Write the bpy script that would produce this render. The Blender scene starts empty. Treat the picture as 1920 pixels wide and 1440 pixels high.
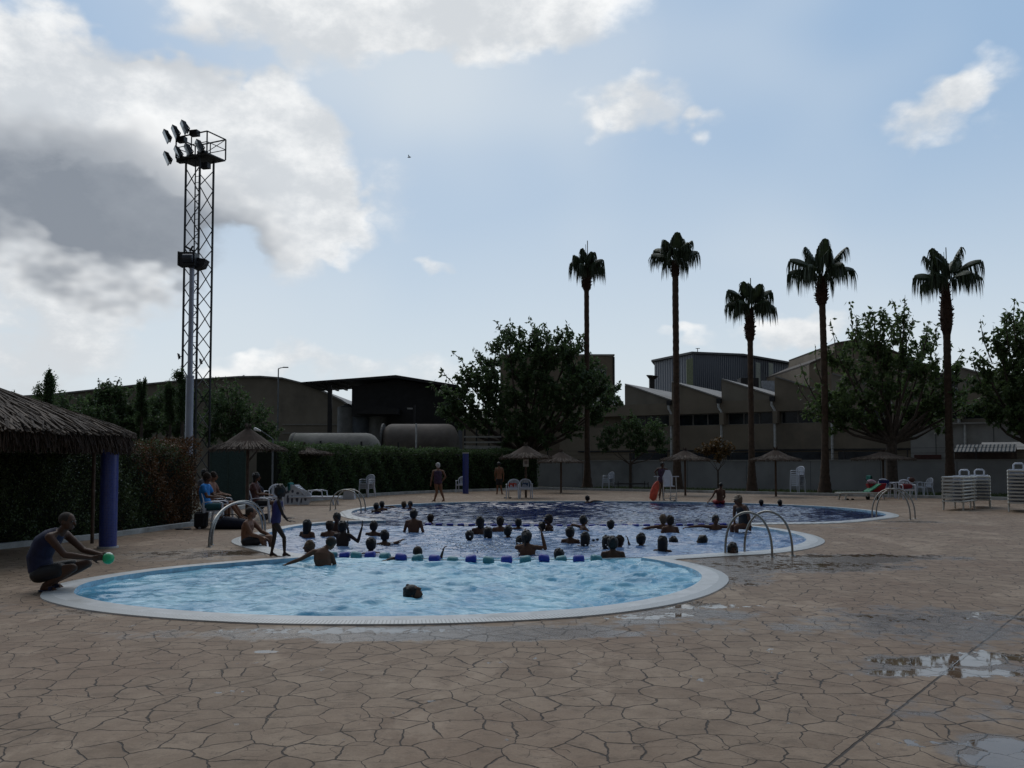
import bpy, bmesh, math, random
import numpy as np
from mathutils import Vector, Matrix
from mathutils.geometry import delaunay_2d_cdt
R = math.radians
sc = bpy.context.scene
COL = sc.collection
rnd = random.Random(7)
# ---------------------------------------------------------------- camera
F = 1630.0
PY0 = 792.0                      # the photograph is cropped: its optical axis passes below its centre
TH = math.atan((868 - PY0) / F)
EYE = 1.6
cam_d = bpy.data.cameras.new('camera')
cam_d.sensor_width = 36
cam_d.lens = F / 1920 * 36
cam_d.clip_start = 0.1
cam_d.clip_end = 6000
cam = bpy.data.objects.new('camera', cam_d)
COL.objects.link(cam)
cam.location = (0, 0, EYE)
cam.rotation_euler = (R(90) + TH, 0, 0)
sc.camera = cam
cam_d.shift_y = (PY0 - 720) / 1920
ct, st = math.cos(TH), math.sin(TH)

def ray(px, py):
    a, b = px - 960, PY0 - py
    return Vector((a, F * ct - b * st, F * st + b * ct))
def G(px, py, z=0.0):            # point of height z seen at a pixel of the photograph (used to measure the place)
    d = ray(px, py)
    t = (z - EYE) / d.z
    return Vector((d.x * t, d.y * t, z))
def A(px, py, Y):                # point at forward distance Y
    d = ray(px, py)
    t = Y / d.y
    return Vector((d.x * t, Y, EYE + d.z * t))
def azel(px, py):
    d = ray(px, py).normalized()
    return math.atan2(d.x, d.y), math.asin(d.z)
def ppm(y):                      # pixels per metre at distance y
    return F / y

# ---------------------------------------------------------------- render and exposure
sc.view_settings.view_transform = 'Standard'
sc.view_settings.look = 'None'
sc.view_settings.exposure = 0.0
sc.view_settings.gamma = 1.0
sc.render.engine = 'CYCLES'
sc.cycles.use_denoising = True
sc.cycles.max_bounces = 4
sc.cycles.diffuse_bounces = 2
sc.cycles.glossy_bounces = 3
sc.cycles.transmission_bounces = 3
sc.cycles.transparent_max_bounces = 6
sc.cycles.use_adaptive_sampling = True

# ---------------------------------------------------------------- node helper
class Nd:
    def __init__(s, nt, sock): s.nt, s.k = nt, sock
    def _m(s, op, *a, clamp=False):
        n = s.nt.nodes.new('ShaderNodeMath'); n.operation = op; n.use_clamp = clamp
        for i, v in enumerate((s,) + a):
            if isinstance(v, Nd): s.nt.links.new(v.k, n.inputs[i])
            else: n.inputs[i].default_value = v
        return Nd(s.nt, n.outputs[0])
    def __add__(s, o): return s._m('ADD', o)
    def __radd__(s, o): return s._m('ADD', o)
    def __sub__(s, o): return s._m('SUBTRACT', o)
    def __rsub__(s, o): return s._m('MULTIPLY', -1.0)._m('ADD', o)
    def __mul__(s, o): return s._m('MULTIPLY', o)
    def __rmul__(s, o): return s._m('MULTIPLY', o)
    def __truediv__(s, o): return s._m('DIVIDE', o)
    def mx(s, o): return s._m('MAXIMUM', o)
    def mn(s, o): return s._m('MINIMUM', o)
    def ab(s): return s._m('ABSOLUTE')
    def cl(s): return s._m('ADD', 0.0, clamp=True)
    def ss(s, a, b):
        n = s.nt.nodes.new('ShaderNodeMapRange'); n.interpolation_type = 'SMOOTHSTEP'
        s.nt.links.new(s.k, n.inputs[0]); n.inputs[1].default_value = a; n.inputs[2].default_value = b
        return Nd(s.nt, n.outputs[0])

def val(nt, x):
    n = nt.nodes.new('ShaderNodeValue'); n.outputs[0].default_value = x
    return Nd(nt, n.outputs[0])
def comb(nt, x, y, z=0.0):
    n = nt.nodes.new('ShaderNodeCombineXYZ')
    for i, v in enumerate((x, y, z)):
        if isinstance(v, Nd): nt.links.new(v.k, n.inputs[i])
        else: n.inputs[i].default_value = v
    return Nd(nt, n.outputs[0])
def sep(nt, sock):
    n = nt.nodes.new('ShaderNodeSeparateXYZ'); nt.links.new(sock.k if isinstance(sock, Nd) else sock, n.inputs[0])
    return [Nd(nt, n.outputs[i]) for i in range(3)]
def noi(nt, vec, scale, detail=4, rough=.55, dist=0.0):
    n = nt.nodes.new('ShaderNodeTexNoise')
    if vec is not None: nt.links.new(vec.k, n.inputs['Vector'])
    n.inputs['Scale'].default_value = scale; n.inputs['Detail'].default_value = detail
    n.inputs['Roughness'].default_value = rough; n.inputs['Distortion'].default_value = dist
    return Nd(nt, n.outputs[0])
def vor(nt, vec, scale, feat='F1', rand=1.0, dim='2D', out=0):
    n = nt.nodes.new('ShaderNodeTexVoronoi'); n.feature = feat; n.voronoi_dimensions = dim
    nt.links.new(vec.k, n.inputs['Vector']); n.inputs['Scale'].default_value = scale
    n.inputs['Randomness'].default_value = rand
    return Nd(nt, n.outputs[out])
def mixc(nt, f, a, b):
    n = nt.nodes.new('ShaderNodeMix'); n.data_type = 'RGBA'
    for k, v in ((0, f), (6, a), (7, b)):
        if isinstance(v, Nd): nt.links.new(v.k, n.inputs[k])
        elif k == 0: n.inputs[0].default_value = v
        else: n.inputs[k].default_value = (*v, 1)
    return Nd(nt, n.outputs[2])
def field(x, y, blobs):          # sum of soft ellipses (x, y, rx, ry, weight)
    tot = None
    for (bx, by, rx, ry, w) in blobs:
        u = (x - bx) * (1 / rx); v = (y - by) * (1 / ry)
        t = (1.0 - (u * u + v * v)).mx(0.0) * w
        tot = t if tot is None else tot + t
    return tot

# ---------------------------------------------------------------- world: Nishita sky with broken clouds
SUN_EL, SUN_AZ = 52.0, -16.0     # ahead and a little to the left, behind cloud
w = bpy.data.worlds.new('World'); sc.world = w; w.use_nodes = True
nt = w.node_tree
bg = nt.nodes['Background']
sky = nt.nodes.new('ShaderNodeTexSky'); sky.sky_type = 'NISHITA'; sky.sun_disc = False
sky.sun_elevation = R(SUN_EL); sky.sun_rotation = R(SUN_AZ)
sky.air_density = 1.3; sky.dust_density = 2.5
tc = nt.nodes.new('ShaderNodeTexCoord')
dx, dy, dz = sep(nt, tc.outputs['Generated'])
az = dx._m('ARCTAN2', dy)
el = dz._m('ARCSINE')
dv = comb(nt, dx, dy, dz * 1.6)
n1 = noi(nt, dv, 5.0, 4, .6); n2 = noi(nt, comb(nt, dx + 7.3, dy, dz * 1.6), 5.0, 4, .65)
azd = az + (n1 - 0.5) * 0.20
eld = el + (n2 - 0.5) * 0.18
def blob(cx, cy, rx, ry, wt):
    a, e = azel(cx, cy)
    return (a, e, rx / F, ry / F, wt)
dens = field(azd, eld, [blob(*b) for b in (
    (60, 330, 330, 230, 1.3), (330, 250, 260, 150, 1.1), (530, 330, 120, 220, 1.0), (640, 440, 70, 60, .5), (150, 120, 270, 90, .8),
    (560, 20, 330, 100, .75), (950, 20, 330, 90, .8), (1215, 205, 130, 55, .58), (1330, 235, 60, 35, .4), (1765, 185, 105, 65, .55), (1870, 150, 70, 50, .35),
    (1860, 250, 90, 40, .2), (1480, 605, 130, 45, .62), (1290, 605, 60, 22, .4), (70, 650, 170, 100, .65), (540, 695, 190, 40, .5),
    (810, 485, 45, 25, .42), (250, 540, 380, 90, .25), (800, 690, 160, 45, .35), (700, 390, 120, 70, .3))])
nf = noi(nt, dv, 10.0, 6, .62)
nb = noi(nt, dv, 2.6, 2, .5)
cloud = (dens + (nf - 0.5) * 0.75 - 0.14).ss(0.0, 0.46)
far = (noi(nt, dv, 3.5, 3, .55) - 0.47).ss(0.0, 0.3) * (el - 0.62).ss(0.0, .25)     # more cloud above the frame
cloud = cloud.mx(far * 0.8)
dark = field(azd, eld, [blob(*b) for b in ((60, 370, 400, 160, 1.25), (300, 440, 260, 80, .6), (330, 60, 240, 60, .35), (800, 250, 260, 180, .35), (250, 500, 400, 80, .25), (120, 720, 200, 50, .3))])
shade = (dark + (n2 - 0.5) * 1.3 + (nf - .5) * .9).ss(0.0, 1.3)
edge = (cloud - 0.5).ab()
lit = mixc(nt, (nf - 0.38).ss(0.0, .35), (6.6, 6.9, 7.2), (10.4, 10.4, 10.3))
ccol = mixc(nt, shade * (.72 + nf * .5), lit, (2.35, 2.6, 3.0))
hz = (0.42 - el).ss(0.0, 0.42)
milky = mixc(nt, hz, (3.3, 4.8, 6.8), (6.9, 7.7, 8.3))
base = mixc(nt, 0.9, Nd(nt, sky.outputs[0]), milky)
glow = field(az, el, [blob(*b) for b in ((700, 60, 560, 330, 1.0), (1150, 420, 420, 260, .4), (560, 200, 250, 250, .3))]) * (nb + .35)
veil = mixc(nt, ((nb - 0.42).ss(0.0, .3) * 0.4 + glow * .45).cl(), base, (6.9, 7.5, 8.0))
skyc = mixc(nt, cloud * 0.93, veil, ccol)
behind = (0.35 - dy).ss(0.0, 0.6)                     # added darkening of the unseen sky behind the viewer, dims surfaces facing it
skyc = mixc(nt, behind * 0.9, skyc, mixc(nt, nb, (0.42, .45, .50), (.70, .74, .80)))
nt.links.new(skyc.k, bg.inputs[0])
bg.inputs[1].default_value = 0.1
w.cycles.sampling_method = 'MANUAL'
w.cycles.sample_map_resolution = 1024

sd = bpy.data.lights.new('sun', 'SUN'); sd.energy = 0.85; sd.angle = R(50); sd.color = (1, .95, .87)
so = bpy.data.objects.new('sun', sd); COL.objects.link(so)
sdir = Vector((math.sin(R(SUN_AZ)) * math.cos(R(SUN_EL)), math.cos(R(SUN_AZ)) * math.cos(R(SUN_EL)), math.sin(R(SUN_EL))))
so.rotation_euler = sdir.to_track_quat('Z', 'Y').to_euler()

# ---------------------------------------------------------------- materials
MATS = {}
def newmat(name):
    m = bpy.data.materials.new(name); m.use_nodes = True
    return m, m.node_tree, m.node_tree.nodes['Principled BSDF']
def mat(name, c, rough=.7, metal=0.0, ns=6.0, na=.22, bump=0.0, bs=30.0, island=0.0, spec=None, dirt=None, transl=0.0, coord='Object'):
    if name in MATS: return MATS[name]
    m, nt, p = newmat(name)
    tcn = nt.nodes.new('ShaderNodeTexCoord'); v = Nd(nt, tcn.outputs[coord])
    n = noi(nt, v, ns, 5, .6)
    f = n.ss(.3, .7)
    lo = tuple(x * (1 - na) for x in c); hi = tuple(min(1, x * (1 + na)) for x in c)
    col = mixc(nt, f, lo, hi)
    if island:
        g = nt.nodes.new('ShaderNodeNewGeometry')
        r = Nd(nt, g.outputs['Random Per Island'])
        col = mixc(nt, r * island, col, tuple(x * .25 for x in c) if not dirt else dirt)
    elif dirt:
        d = noi(nt, v, ns * .35, 6, .7)
        col = mixc(nt, d.ss(.5, .72) * .8, col, dirt)
    nt.links.new(col.k, p.inputs['Base Color'])
    p.inputs['Metallic'].default_value = metal
    rr = (noi(nt, v, ns * 2.3, 3) - .5) * .25 + rough
    nt.links.new(rr.cl().k, p.inputs['Roughness'])
    if spec is not None: p.inputs['Specular IOR Level'].default_value = spec
    if bump:
        b = nt.nodes.new('ShaderNodeBump'); b.inputs['Strength'].default_value = bump; b.inputs['Distance'].default_value = .02
        nt.links.new(noi(nt, v, bs, 4, .6).k, b.inputs['Height']); nt.links.new(b.outputs[0], p.inputs['Normal'])
    if transl:
        t = nt.nodes.new('ShaderNodeBsdfTranslucent'); nt.links.new(col.k, t.inputs[0])
        mx = nt.nodes.new('ShaderNodeMixShader'); mx.inputs[0].default_value = transl
        out = nt.nodes['Material Output']
        nt.links.new(p.outputs[0], mx.inputs[1]); nt.links.new(t.outputs[0], mx.inputs[2]); nt.links.new(mx.outputs[0], out.inputs[0])
    MATS[name] = m
    return m

# ---------------------------------------------------------------- mesh builder
def basis(fwd, hint=Vector((0, 0, 1))):
    f = Vector(fwd).normalized(); h = Vector(hint)
    s = f.cross(h)
    if s.length < 1e-4: s = f.cross(Vector((1, 0, 0)))
    s.normalize()
    return f, s, s.cross(f)
class MB:
    def __init__(s): s.v = []; s.f = []
    def add(s, vs, fs):
        o = len(s.v); s.v += [tuple(v) for v in vs]; s.f += [tuple(i + o for i in f) for f in fs]; return s
    def box(s, c, size, rz=0.0, M=None):
        hx, hy, hz = (k / 2 for k in size); c = Vector(c)
        vs = [Vector((x, y, z)) for z in (-hz, hz) for x, y in ((-hx, -hy), (hx, -hy), (hx, hy), (-hx, hy))]
        rot = M or Matrix.Rotation(rz, 3, 'Z')
        return s.add([rot @ v + c for v in vs], [(3, 2, 1, 0), (4, 5, 6, 7), (0, 1, 5, 4), (1, 2, 6, 5), (2, 3, 7, 6), (3, 0, 4, 7)])
    def bar(s, a, b, w_, h_=None, hint=(0, 0, 1)):
        h_ = h_ or w_; a, b = Vector(a), Vector(b); f, sd_, up = basis(b - a, hint)
        vs = [p + sd_ * x * w_ / 2 + up * y * h_ / 2 for p in (a, b) for x, y in ((-1, -1), (1, -1), (1, 1), (-1, 1))]
        return s.add(vs, [(0, 1, 2, 3), (7, 6, 5, 4), (0, 4, 5, 1), (1, 5, 6, 2), (2, 6, 7, 3), (3, 7, 4, 0)])
    def loft(s, pts, rad, side=None, n=10, caps=True):
        pts = [Vector(p) for p in pts]; o = len(s.v); m = len(pts)
        prev = None
        for i, p in enumerate(pts):
            t = (pts[min(i + 1, m - 1)] - pts[max(i - 1, 0)])
            if t.length < 1e-6: t = Vector((0, 0, 1))
            t.normalize()
            if side is not None: a = Vector(side)
            elif prev is not None: a = prev
            else: a = t.cross(Vector((0, 0, 1))) if abs(t.z) < .95 else Vector((1, 0, 0))
            a = a - t * a.dot(t)
            if a.length < 1e-5: a = t.orthogonal()
            a.normalize(); prev = a; b = t.cross(a)
            r = rad[i] if isinstance(rad, (list, tuple)) else rad
            ra, rb = r if isinstance(r, (list, tuple)) else (r, r)
            for k in range(n):
                q = 2 * math.pi * k / n
                s.v.append(tuple(p + a * math.cos(q) * ra + b * math.sin(q) * rb))
        for i in range(m - 1):
            for k in range(n):
                k2 = (k + 1) % n
                s.f.append((o + i * n + k, o + i * n + k2, o + (i + 1) * n + k2, o + (i + 1) * n + k))
        if caps:
            s.f.append(tuple(o + k for k in reversed(range(n)))); s.f.append(tuple(o + (m - 1) * n + k for k in range(n)))
        return s
    def cap(s, a, b, ra, rb, n=10):          # tapered capsule
        a, b = Vector(a), Vector(b); d = (b - a); L = d.length; d = d.normalized() if L > 1e-6 else Vector((0, 0, 1))
        pts = []; rr = []
        for q in (88, 60, 30): pts.append(a - d * ra * math.sin(R(q))); rr.append(ra * math.cos(R(q)))
        pts.append(a); rr.append(ra); pts.append(b); rr.append(rb)
        for q in (30, 60, 88): pts.append(b + d * rb * math.sin(R(q))); rr.append(rb * math.cos(R(q)))
        return s.loft(pts, rr, n=n)
    def ell(s, c, r, up=(0, 0, 1), fw=(0, 1, 0), n=14, m=9):   # r = side, forward, up
        up = Vector(up).normalized(); fw = Vector(fw); fw = (fw - up * fw.dot(up)).normalized(); sd_ = fw.cross(up); c = Vector(c)
        o = len(s.v)
        s.v.append(tuple(c - up * r[2]))
        for i in range(1, m):
            q = -math.pi / 2 + math.pi * i / m
            for k in range(n):
                t = 2 * math.pi * k / n
                s.v.append(tuple(c + sd_ * r[0] * math.cos(q) * math.cos(t) + fw * r[1] * math.cos(q) * math.sin(t) + up * r[2] * math.sin(q)))
        s.v.append(tuple(c + up * r[2])); last = len(s.v) - 1
        for k in range(n):
            k2 = (k + 1) % n
            s.f.append((o, o + 1 + k2, o + 1 + k)); s.f.append((last, o + 1 + (m - 2) * n + k, o + 1 + (m - 2) * n + k2))
            for i in range(m - 2):
                a = o + 1 + i * n
                s.f.append((a + k, a + k2, a + n + k2, a + n + k))
        return s
    def prism(s, poly, d):                  # closed polygon (3D points) pushed along vector d
        poly = [Vector(p) for p in poly]; d = Vector(d); n = len(poly)
        vs = poly + [p + d for p in poly]
        return s.add(vs, [tuple(range(n)), tuple(reversed(range(n, 2 * n)))] + [(i, i + n, (i + 1) % n + n, (i + 1) % n) for i in range(n)])
    def build(s, name, m, parent=None, loc=None, smooth=False, fix=True, rz=0.0):
        me = bpy.data.meshes.new(name); me.from_pydata(s.v, [], s.f)
        if fix:
            bm = bmesh.new(); bm.from_mesh(me); bmesh.ops.recalc_face_normals(bm, faces=bm.faces); bm.to_mesh(me); bm.free()
        if smooth:
            me.shade_smooth()
            try: me.set_sharp_from_angle(angle=R(50))
            except Exception: pass
        me.materials.append(m)
        o = bpy.data.objects.new(name, me); COL.objects.link(o)
        if parent: o.parent = parent
        if loc is not None: o.location = loc
        if rz: o.rotation_euler = (0, 0, rz)
        return o
def tag(o, label, cat, group=None):
    o['label'] = label; o['category'] = cat
    if group: o['group'] = group
    return o
def thing(name, label, cat, loc=(0, 0, 0), rz=0.0, group=None):
    o = bpy.data.objects.new(name, None); COL.objects.link(o); o.empty_display_size = .1
    o.location = loc; o.rotation_euler = (0, 0, rz)
    return tag(o, label, cat, group)
def struct(o, kind='structure'): o['kind'] = kind; return o
def dup(root, loc, rz=0.0, label=None, group=None, scale=None):
    def cp(o, par):
        c = o.copy(); COL.objects.link(c)
        if par: c.parent = par
        for ch in list(o.children): cp(ch, c)
        return c
    r = cp(root, None); r.location = loc; r.rotation_euler = (0, 0, rz)
    if scale: r.scale = (scale,) * 3
    if label: r['label'] = label
    if group: r['group'] = group
    return r
def leafmesh(name, P, D, L, W, m, parent=None, up=None, seed=1):
    """many separate kite shaped leaves: P positions, D directions, L lengths, W widths"""
    r = np.random.default_rng(seed)
    P = np.asarray(P, float); D = np.asarray(D, float); n = len(P)
    D = D / (np.linalg.norm(D, axis=1, keepdims=True) + 1e-9)
    X = r.normal(size=(n, 3)); S = np.cross(D, X); S /= (np.linalg.norm(S, axis=1, keepdims=True) + 1e-9)
    L = np.broadcast_to(L, (n,))[:, None]; W = np.broadcast_to(W, (n,))[:, None]
    N = np.cross(D, S)
    V = np.empty((n, 4, 3)); V[:, 0] = P; V[:, 1] = P + D * L * .45 + S * W * .5 + N * L * .06; V[:, 2] = P + D * L; V[:, 3] = P + D * L * .45 - S * W * .5 + N * L * .06
    me = bpy.data.meshes.new(name)
    me.vertices.add(n * 4); me.vertices.foreach_set('co', V.reshape(-1))
    me.loops.add(n * 4); me.loops.foreach_set('vertex_index', np.arange(n * 4, dtype=np.int32))
    me.polygons.add(n); me.polygons.foreach_set('loop_start', np.arange(0, n * 4, 4, dtype=np.int32))
    me.update(); me.validate(); me.materials.append(m)
    o = bpy.data.objects.new(name, me); COL.objects.link(o)
    if parent: o.parent = parent
    return o
# ================================================================ THE SETTING: pools, deck, ground
def spline(pts, k=14):
    n = len(pts); out = []
    for i in range(n):
        p0, p1, p2, p3 = (pts[(i + j - 1) % n] for j in range(4))
        for t in range(k):
            u = t / k
            out.append(tuple(.5 * ((2 * p1[c]) + (-p0[c] + p2[c]) * u + (2 * p0[c] - 5 * p1[c] + 4 * p2[c] - p3[c]) * u * u + (-p0[c] + 3 * p1[c] - 3 * p2[c] + p3[c]) * u ** 3) for c in (0, 1)))
    return out
def px2(lst): return [tuple(G(*q)[:2]) for q in lst]
C1 = spline(px2([(640, 1173), (420, 1168), (220, 1153), (110, 1135), (76, 1117), (130, 1092), (300, 1066), (520, 1047)]) + [(-2.6, 15.6), (0.3, 15.8), (1.9, 15.2)] +
            px2([(1252, 1049), (1338, 1068), (1366, 1091), (1310, 1123), (1150, 1152), (900, 1169)]))
C2 = spline(px2([(434, 1017), (470, 1002), (556, 984)]) + [(-4.2, 24.0), (0, 24.6), (4.5, 24.2)] +
            px2([(1415, 987), (1502, 999), (1546, 1014), (1519, 1029), (1447, 1039), (1360, 1044), (1262, 1050)]) + [(0.5, 13.6), (-2.2, 13.6)] +
            px2([(540, 1046), (490, 1036)]))
C3 = spline(px2([(637, 965), (650, 957), (710, 949), (830, 943), (1000, 940.5), (1240, 941), (1420, 945), (1560, 951), (1650, 959), (1686, 968), (1640, 976), (1560, 982), (1415, 984.5)]) +
            [(4, 21.3), (0, 21.0)] + px2([(767, 983), (693, 978), (652, 972)]))
def inside(p, poly):
    x, y = p; c = False; j = len(poly) - 1
    for i in range(len(poly)):
        xi, yi = poly[i]; xj, yj = poly[j]
        if (yi > y) != (yj > y) and x < (xj - xi) * (y - yi) / (yj - yi) + xi: c = not c
        j = i
    return c
def area(p): return sum(p[i][0] * p[(i + 1) % len(p)][1] - p[(i + 1) % len(p)][0] * p[i][1] for i in range(len(p))) / 2
CS = []
for c in (C1, C2, C3): CS.append(c if area(c) > 0 else c[::-1])
def offset(poly, d):
    out = []; n = len(poly)
    for i in range(n):
        a, b = Vector(poly[i - 1]), Vector(poly[(i + 1) % n]); t = (b - a).normalized()
        out.append((poly[i][0] - t.y * d, poly[i][1] + t.x * d))
    return out
def union(cs):
    cur = 0; i = min(range(len(cs[0])), key=lambda k: cs[0][k][1]); start = (cur, i); out = []
    for _ in range(5000):
        out.append(cs[cur][i]); j = (i + 1) % len(cs[cur]); p = cs[cur][j]
        sw = None
        for o in range(len(cs)):
            if o != cur and inside(p, cs[o]): sw = o; break
        if sw is not None:
            k = min(range(len(cs[sw])), key=lambda q: (cs[sw][q][0] - p[0]) ** 2 + (cs[sw][q][1] - p[1]) ** 2)
            for q in range(12):
                kk = (k + q) % len(cs[sw])
                if not inside(cs[sw][kk], cs[cur]): break
            cur, i = sw, kk
        else: i = j
        if (cur, i) == start: break
    return out
COPE = 0.36
OUT = union(CS)
INN = union([offset(c, COPE) for c in CS])
MID = union([offset(c, 0.13) for c in CS])
def resample(poly, step):
    out = []; n = len(poly); acc = 0
    P = [Vector(p) for p in poly] + [Vector(poly[0])]
    tot = sum((P[i + 1] - P[i]).length for i in range(n)); m = int(tot / step); k = 0; d0 = 0
    for j in range(m):
        t = tot * j / m
        while k < n - 1 and d0 + (P[k + 1] - P[k]).length < t: d0 += (P[k + 1] - P[k]).length; k += 1
        L = (P[k + 1] - P[k]).length; out.append(tuple(P[k].lerp(P[k + 1], (t - d0) / max(L, 1e-9))))
    return out
OUT, INN, MID = resample(OUT, .12), resample(INN, .12), resample(MID, .12)
def fill(name, outer, hole, z, m):
    vs = [Vector(p) for p in outer] + ([Vector(p) for p in hole] if hole else [])
    n = len(outer); h = len(hole) if hole else 0
    ed = [(i, (i + 1) % n) for i in range(n)] + [(n + i, n + (i + 1) % h) for i in range(h)]
    r = delaunay_2d_cdt(vs, ed, [], 0, 1e-5)
    fs = []
    for f in r[2]:
        c = sum((r[0][i] for i in f), Vector((0, 0))) / len(f)
        if inside(c, outer) and not (hole and inside(c, hole)): fs.append(tuple(f))
    me = bpy.data.meshes.new(name); me.from_pydata([(p.x, p.y, z) for p in r[0]], [], fs)
    bm = bmesh.new(); bm.from_mesh(me); bmesh.ops.recalc_face_normals(bm, faces=bm.faces)
    for f in bm.faces:
        if f.normal.z < 0: f.normal_flip()
    bm.to_mesh(me); bm.free()
    me.materials.append(m); o = bpy.data.objects.new(name, me); COL.objects.link(o); return o

KERB = [tuple(G(*q)[:2]) for q in ((-400, 1085), (0, 1030), (190, 1010), (372, 985))]
KERB2 = [tuple(G(*q)[:2]) for q in ((372, 985), (400, 965), (480, 950), (578, 940), (642, 935), (710, 929.5), (790, 925), (870, 922), (1010, 917.5))] + [(9.5, 47.4), (21.6, 37.2), (36, 25.4)]

# --- deck paving
m, nt, p = newmat('stamped_concrete')
geo = nt.nodes.new('ShaderNodeNewGeometry'); pos = Nd(nt, geo.outputs['Position'])
X, Y, Z = sep(nt, pos)
flat = comb(nt, X, Y, 0.0)
d1 = noi(nt, flat, 1.3, 3) - .5; d2 = noi(nt, comb(nt, X + 31, Y, 0.0), 1.3, 3) - .5
f1 = noi(nt, flat, 9, 3) - .5; f2 = noi(nt, comb(nt, X, Y + 17, 0.0), 9, 3) - .5
wv = comb(nt, X * 1.0 + d1 * .32 + f1 * .05, Y * .95 + d2 * .32 + f2 * .05, 0.0)
e = vor(nt, wv, 4.0, 'DISTANCE_TO_EDGE', .92)
brk = noi(nt, flat, 2.3, 3)
wid = (brk - .34).mx(0.0) * .10 + .007
line = 1.0 - (e / wid).ss(.35, 1.0)
e2 = vor(nt, comb(nt, X * .9 + d2 * .8, Y * 1.3 + d1 * .8, 0.0), 5.4, 'DISTANCE_TO_EDGE', 1.0)
line2 = (1.0 - (e2 * (1 / .016)).ss(.3, 1.0)) * (noi(nt, comb(nt, X, Y + 50, 0.0), 3.1, 2) - .53).ss(0.0, .06)
joint = None
for (a_, b_, s_) in ((G(0, 1372), G(720, 1226), .5), (G(1548, 1440), G(1738, 1288), 1.0)):
    t_ = (b_ - a_).normalized(); nx, ny = -t_.y, t_.x
    dd = (X * nx + Y * ny - (a_.x * nx + a_.y * ny) + f1 * .02).ab()
    q = (1.0 - (dd * (1 / .012)).ss(.4, 1.0)) * s_
    joint = q if joint is None else joint.mx(q)
mott = noi(nt, comb(nt, X, Y * 1.2, 12.0), 6.5, 6, .72)
lines = line.mx(line2 * .55).mx(joint)
cell = Nd(nt, vor(nt, wv, 4.0, 'F1', .92, out=1).k)
cr = sep(nt, cell)[0]
big = noi(nt, flat, .35, 5, .6)
med = noi(nt, flat, 3.5, 6, .65)
fine = noi(nt, flat, 60, 4, .7)
col = mixc(nt, cr * .45 + med.ss(.3, .7) * .55, (.190, .124, .076), (.345, .250, .170))
col = mixc(nt, (big - .42).ss(0.0, .25) * .6, col, (.205, .120, .072))
col = mixc(nt, (fine - .35).ss(0, .4) * .35, col, (.13, .092, .062))
col = mixc(nt, (mott - .5).ss(0.0, .16) * .5, col, (.105, .068, .042))
scuff = noi(nt, comb(nt, X * 1.0, Y * .6, 3.0), 1.2, 7, .7)
col = mixc(nt, (scuff - .52).ss(0.0, .12) * .45, col, (.44, .33, .235))
def wb(px_, py_, rx, ry, wt): g = G(px_, py_); return (g.x, g.y, rx, ry, wt)
dampf = field(X, Y, [wb(*b) for b in ((1480, 1058, 2.6, 1.4, 1.5), (1330, 1080, 1.3, 1.4, 1.3), (1560, 1045, 3.2, .8, 1.3), (1240, 1150, 1.3, .7, 1.2), (650, 1190, 3.0, .5, 1.1), (350, 1040, 2.0, 1.6, .9),
     (450, 1036, .9, .6, 1.6), (1000, 1180, 3.0, .6, .9), (1760, 1170, 2.2, 1.6, 1.05), (1790, 1250, 1.3, .6, 1.2), (1820, 1330, .9, .5, .8), (1890, 1410, .5, .5, 1.4), (1560, 975, 4.0, 1.6, .7), (1650, 990, 3.0, .9, .6),
     (560, 972, 2.6, 1.5, .6), (150, 1140, 1.6, .8, .9), (1750, 980, 2, .9, .6))])
wn = noi(nt, comb(nt, X, Y * 1.0, 9.0), 2.2, 6, .62); wn2 = noi(nt, comb(nt, X * 1.2, Y * .8, 4.0), 7.0, 5, .6)
damp = (dampf + (wn - .5) * 2.2 + (wn2 - .5) * .9 - .5).ss(0.0, .45)
pudf = field(X, Y, [wb(*b) for b in ((1765, 1240, .55, .22, 1.3), (1800, 1262, .8, .2, 1.35), (1900, 1235, .7, .4, .9), (1905, 1425, .33, .28, 1.7), (1890, 1395, .32, .14, 1.4), (1660, 1240, .35, .2, .8), (1680, 1262, .25, .1, .9),
     (1740, 1395, .22, .12, .7), (1780, 1160, 1.6, .5, .5), (1480, 1060, 2.2, 1.0, .85), (1560, 1042, 3.0, .45, .9), (1330, 1090, .9, 1.0, .8), (1290, 1135, .9, .35, 1.1), (1190, 1155, .8, .3, 1.0), (650, 1183, 1.6, .22, 1.0), (495, 1222, .16, .07, 1.6), (560, 1195, .5, .15, .7), (450, 1036, .7, .5, 1.0), (350, 1040, 1.6, .8, .5))])
pud = (pudf * .8 + (wn2 - .5) * 2.6 + (wn - .5) * 1.6 - .52).ss(0.0, .10)
wet = damp.mx(pud)
col = mixc(nt, lines * .88, col, (.022, .015, .011))
col = mixc(nt, wet * .55, col, (.075, .052, .038))
nt.links.new(col.k, p.inputs['Base Color'])
rg = mixc(nt, wet, comb(nt, .72, .72, .72), comb(nt, .26, .26, .26)); rg = sep(nt, rg)[0]
rg = rg * (1.0 - pud * .9) + (fine - .5) * .12 * (1.0 - pud)
nt.links.new(rg.k, p.inputs['Roughness'])
h = (1.0 - lines) * .8 + cr * .35 + med * .5 * (1.0 - pud) + fine * .10 * (1.0 - wet) + wn2 * .25 * (1.0 - pud)
bmp = nt.nodes.new('ShaderNodeBump'); bmp.inputs['Distance'].default_value = .012
nt.links.new((1.0 - pud * .93).k, bmp.inputs['Strength']); nt.links.new(h.k, bmp.inputs['Height']); nt.links.new(bmp.outputs[0], p.inputs['Normal'])
p.inputs['Specular IOR Level'].default_value = .38
DECKM = m
deck_outer = [(-40, -12), (-40, 14)] + KERB + KERB2[1:] + [(60, 10), (60, -12)]
struct(fill('pool_deck', deck_outer, OUT, 0.0, DECKM))

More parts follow.
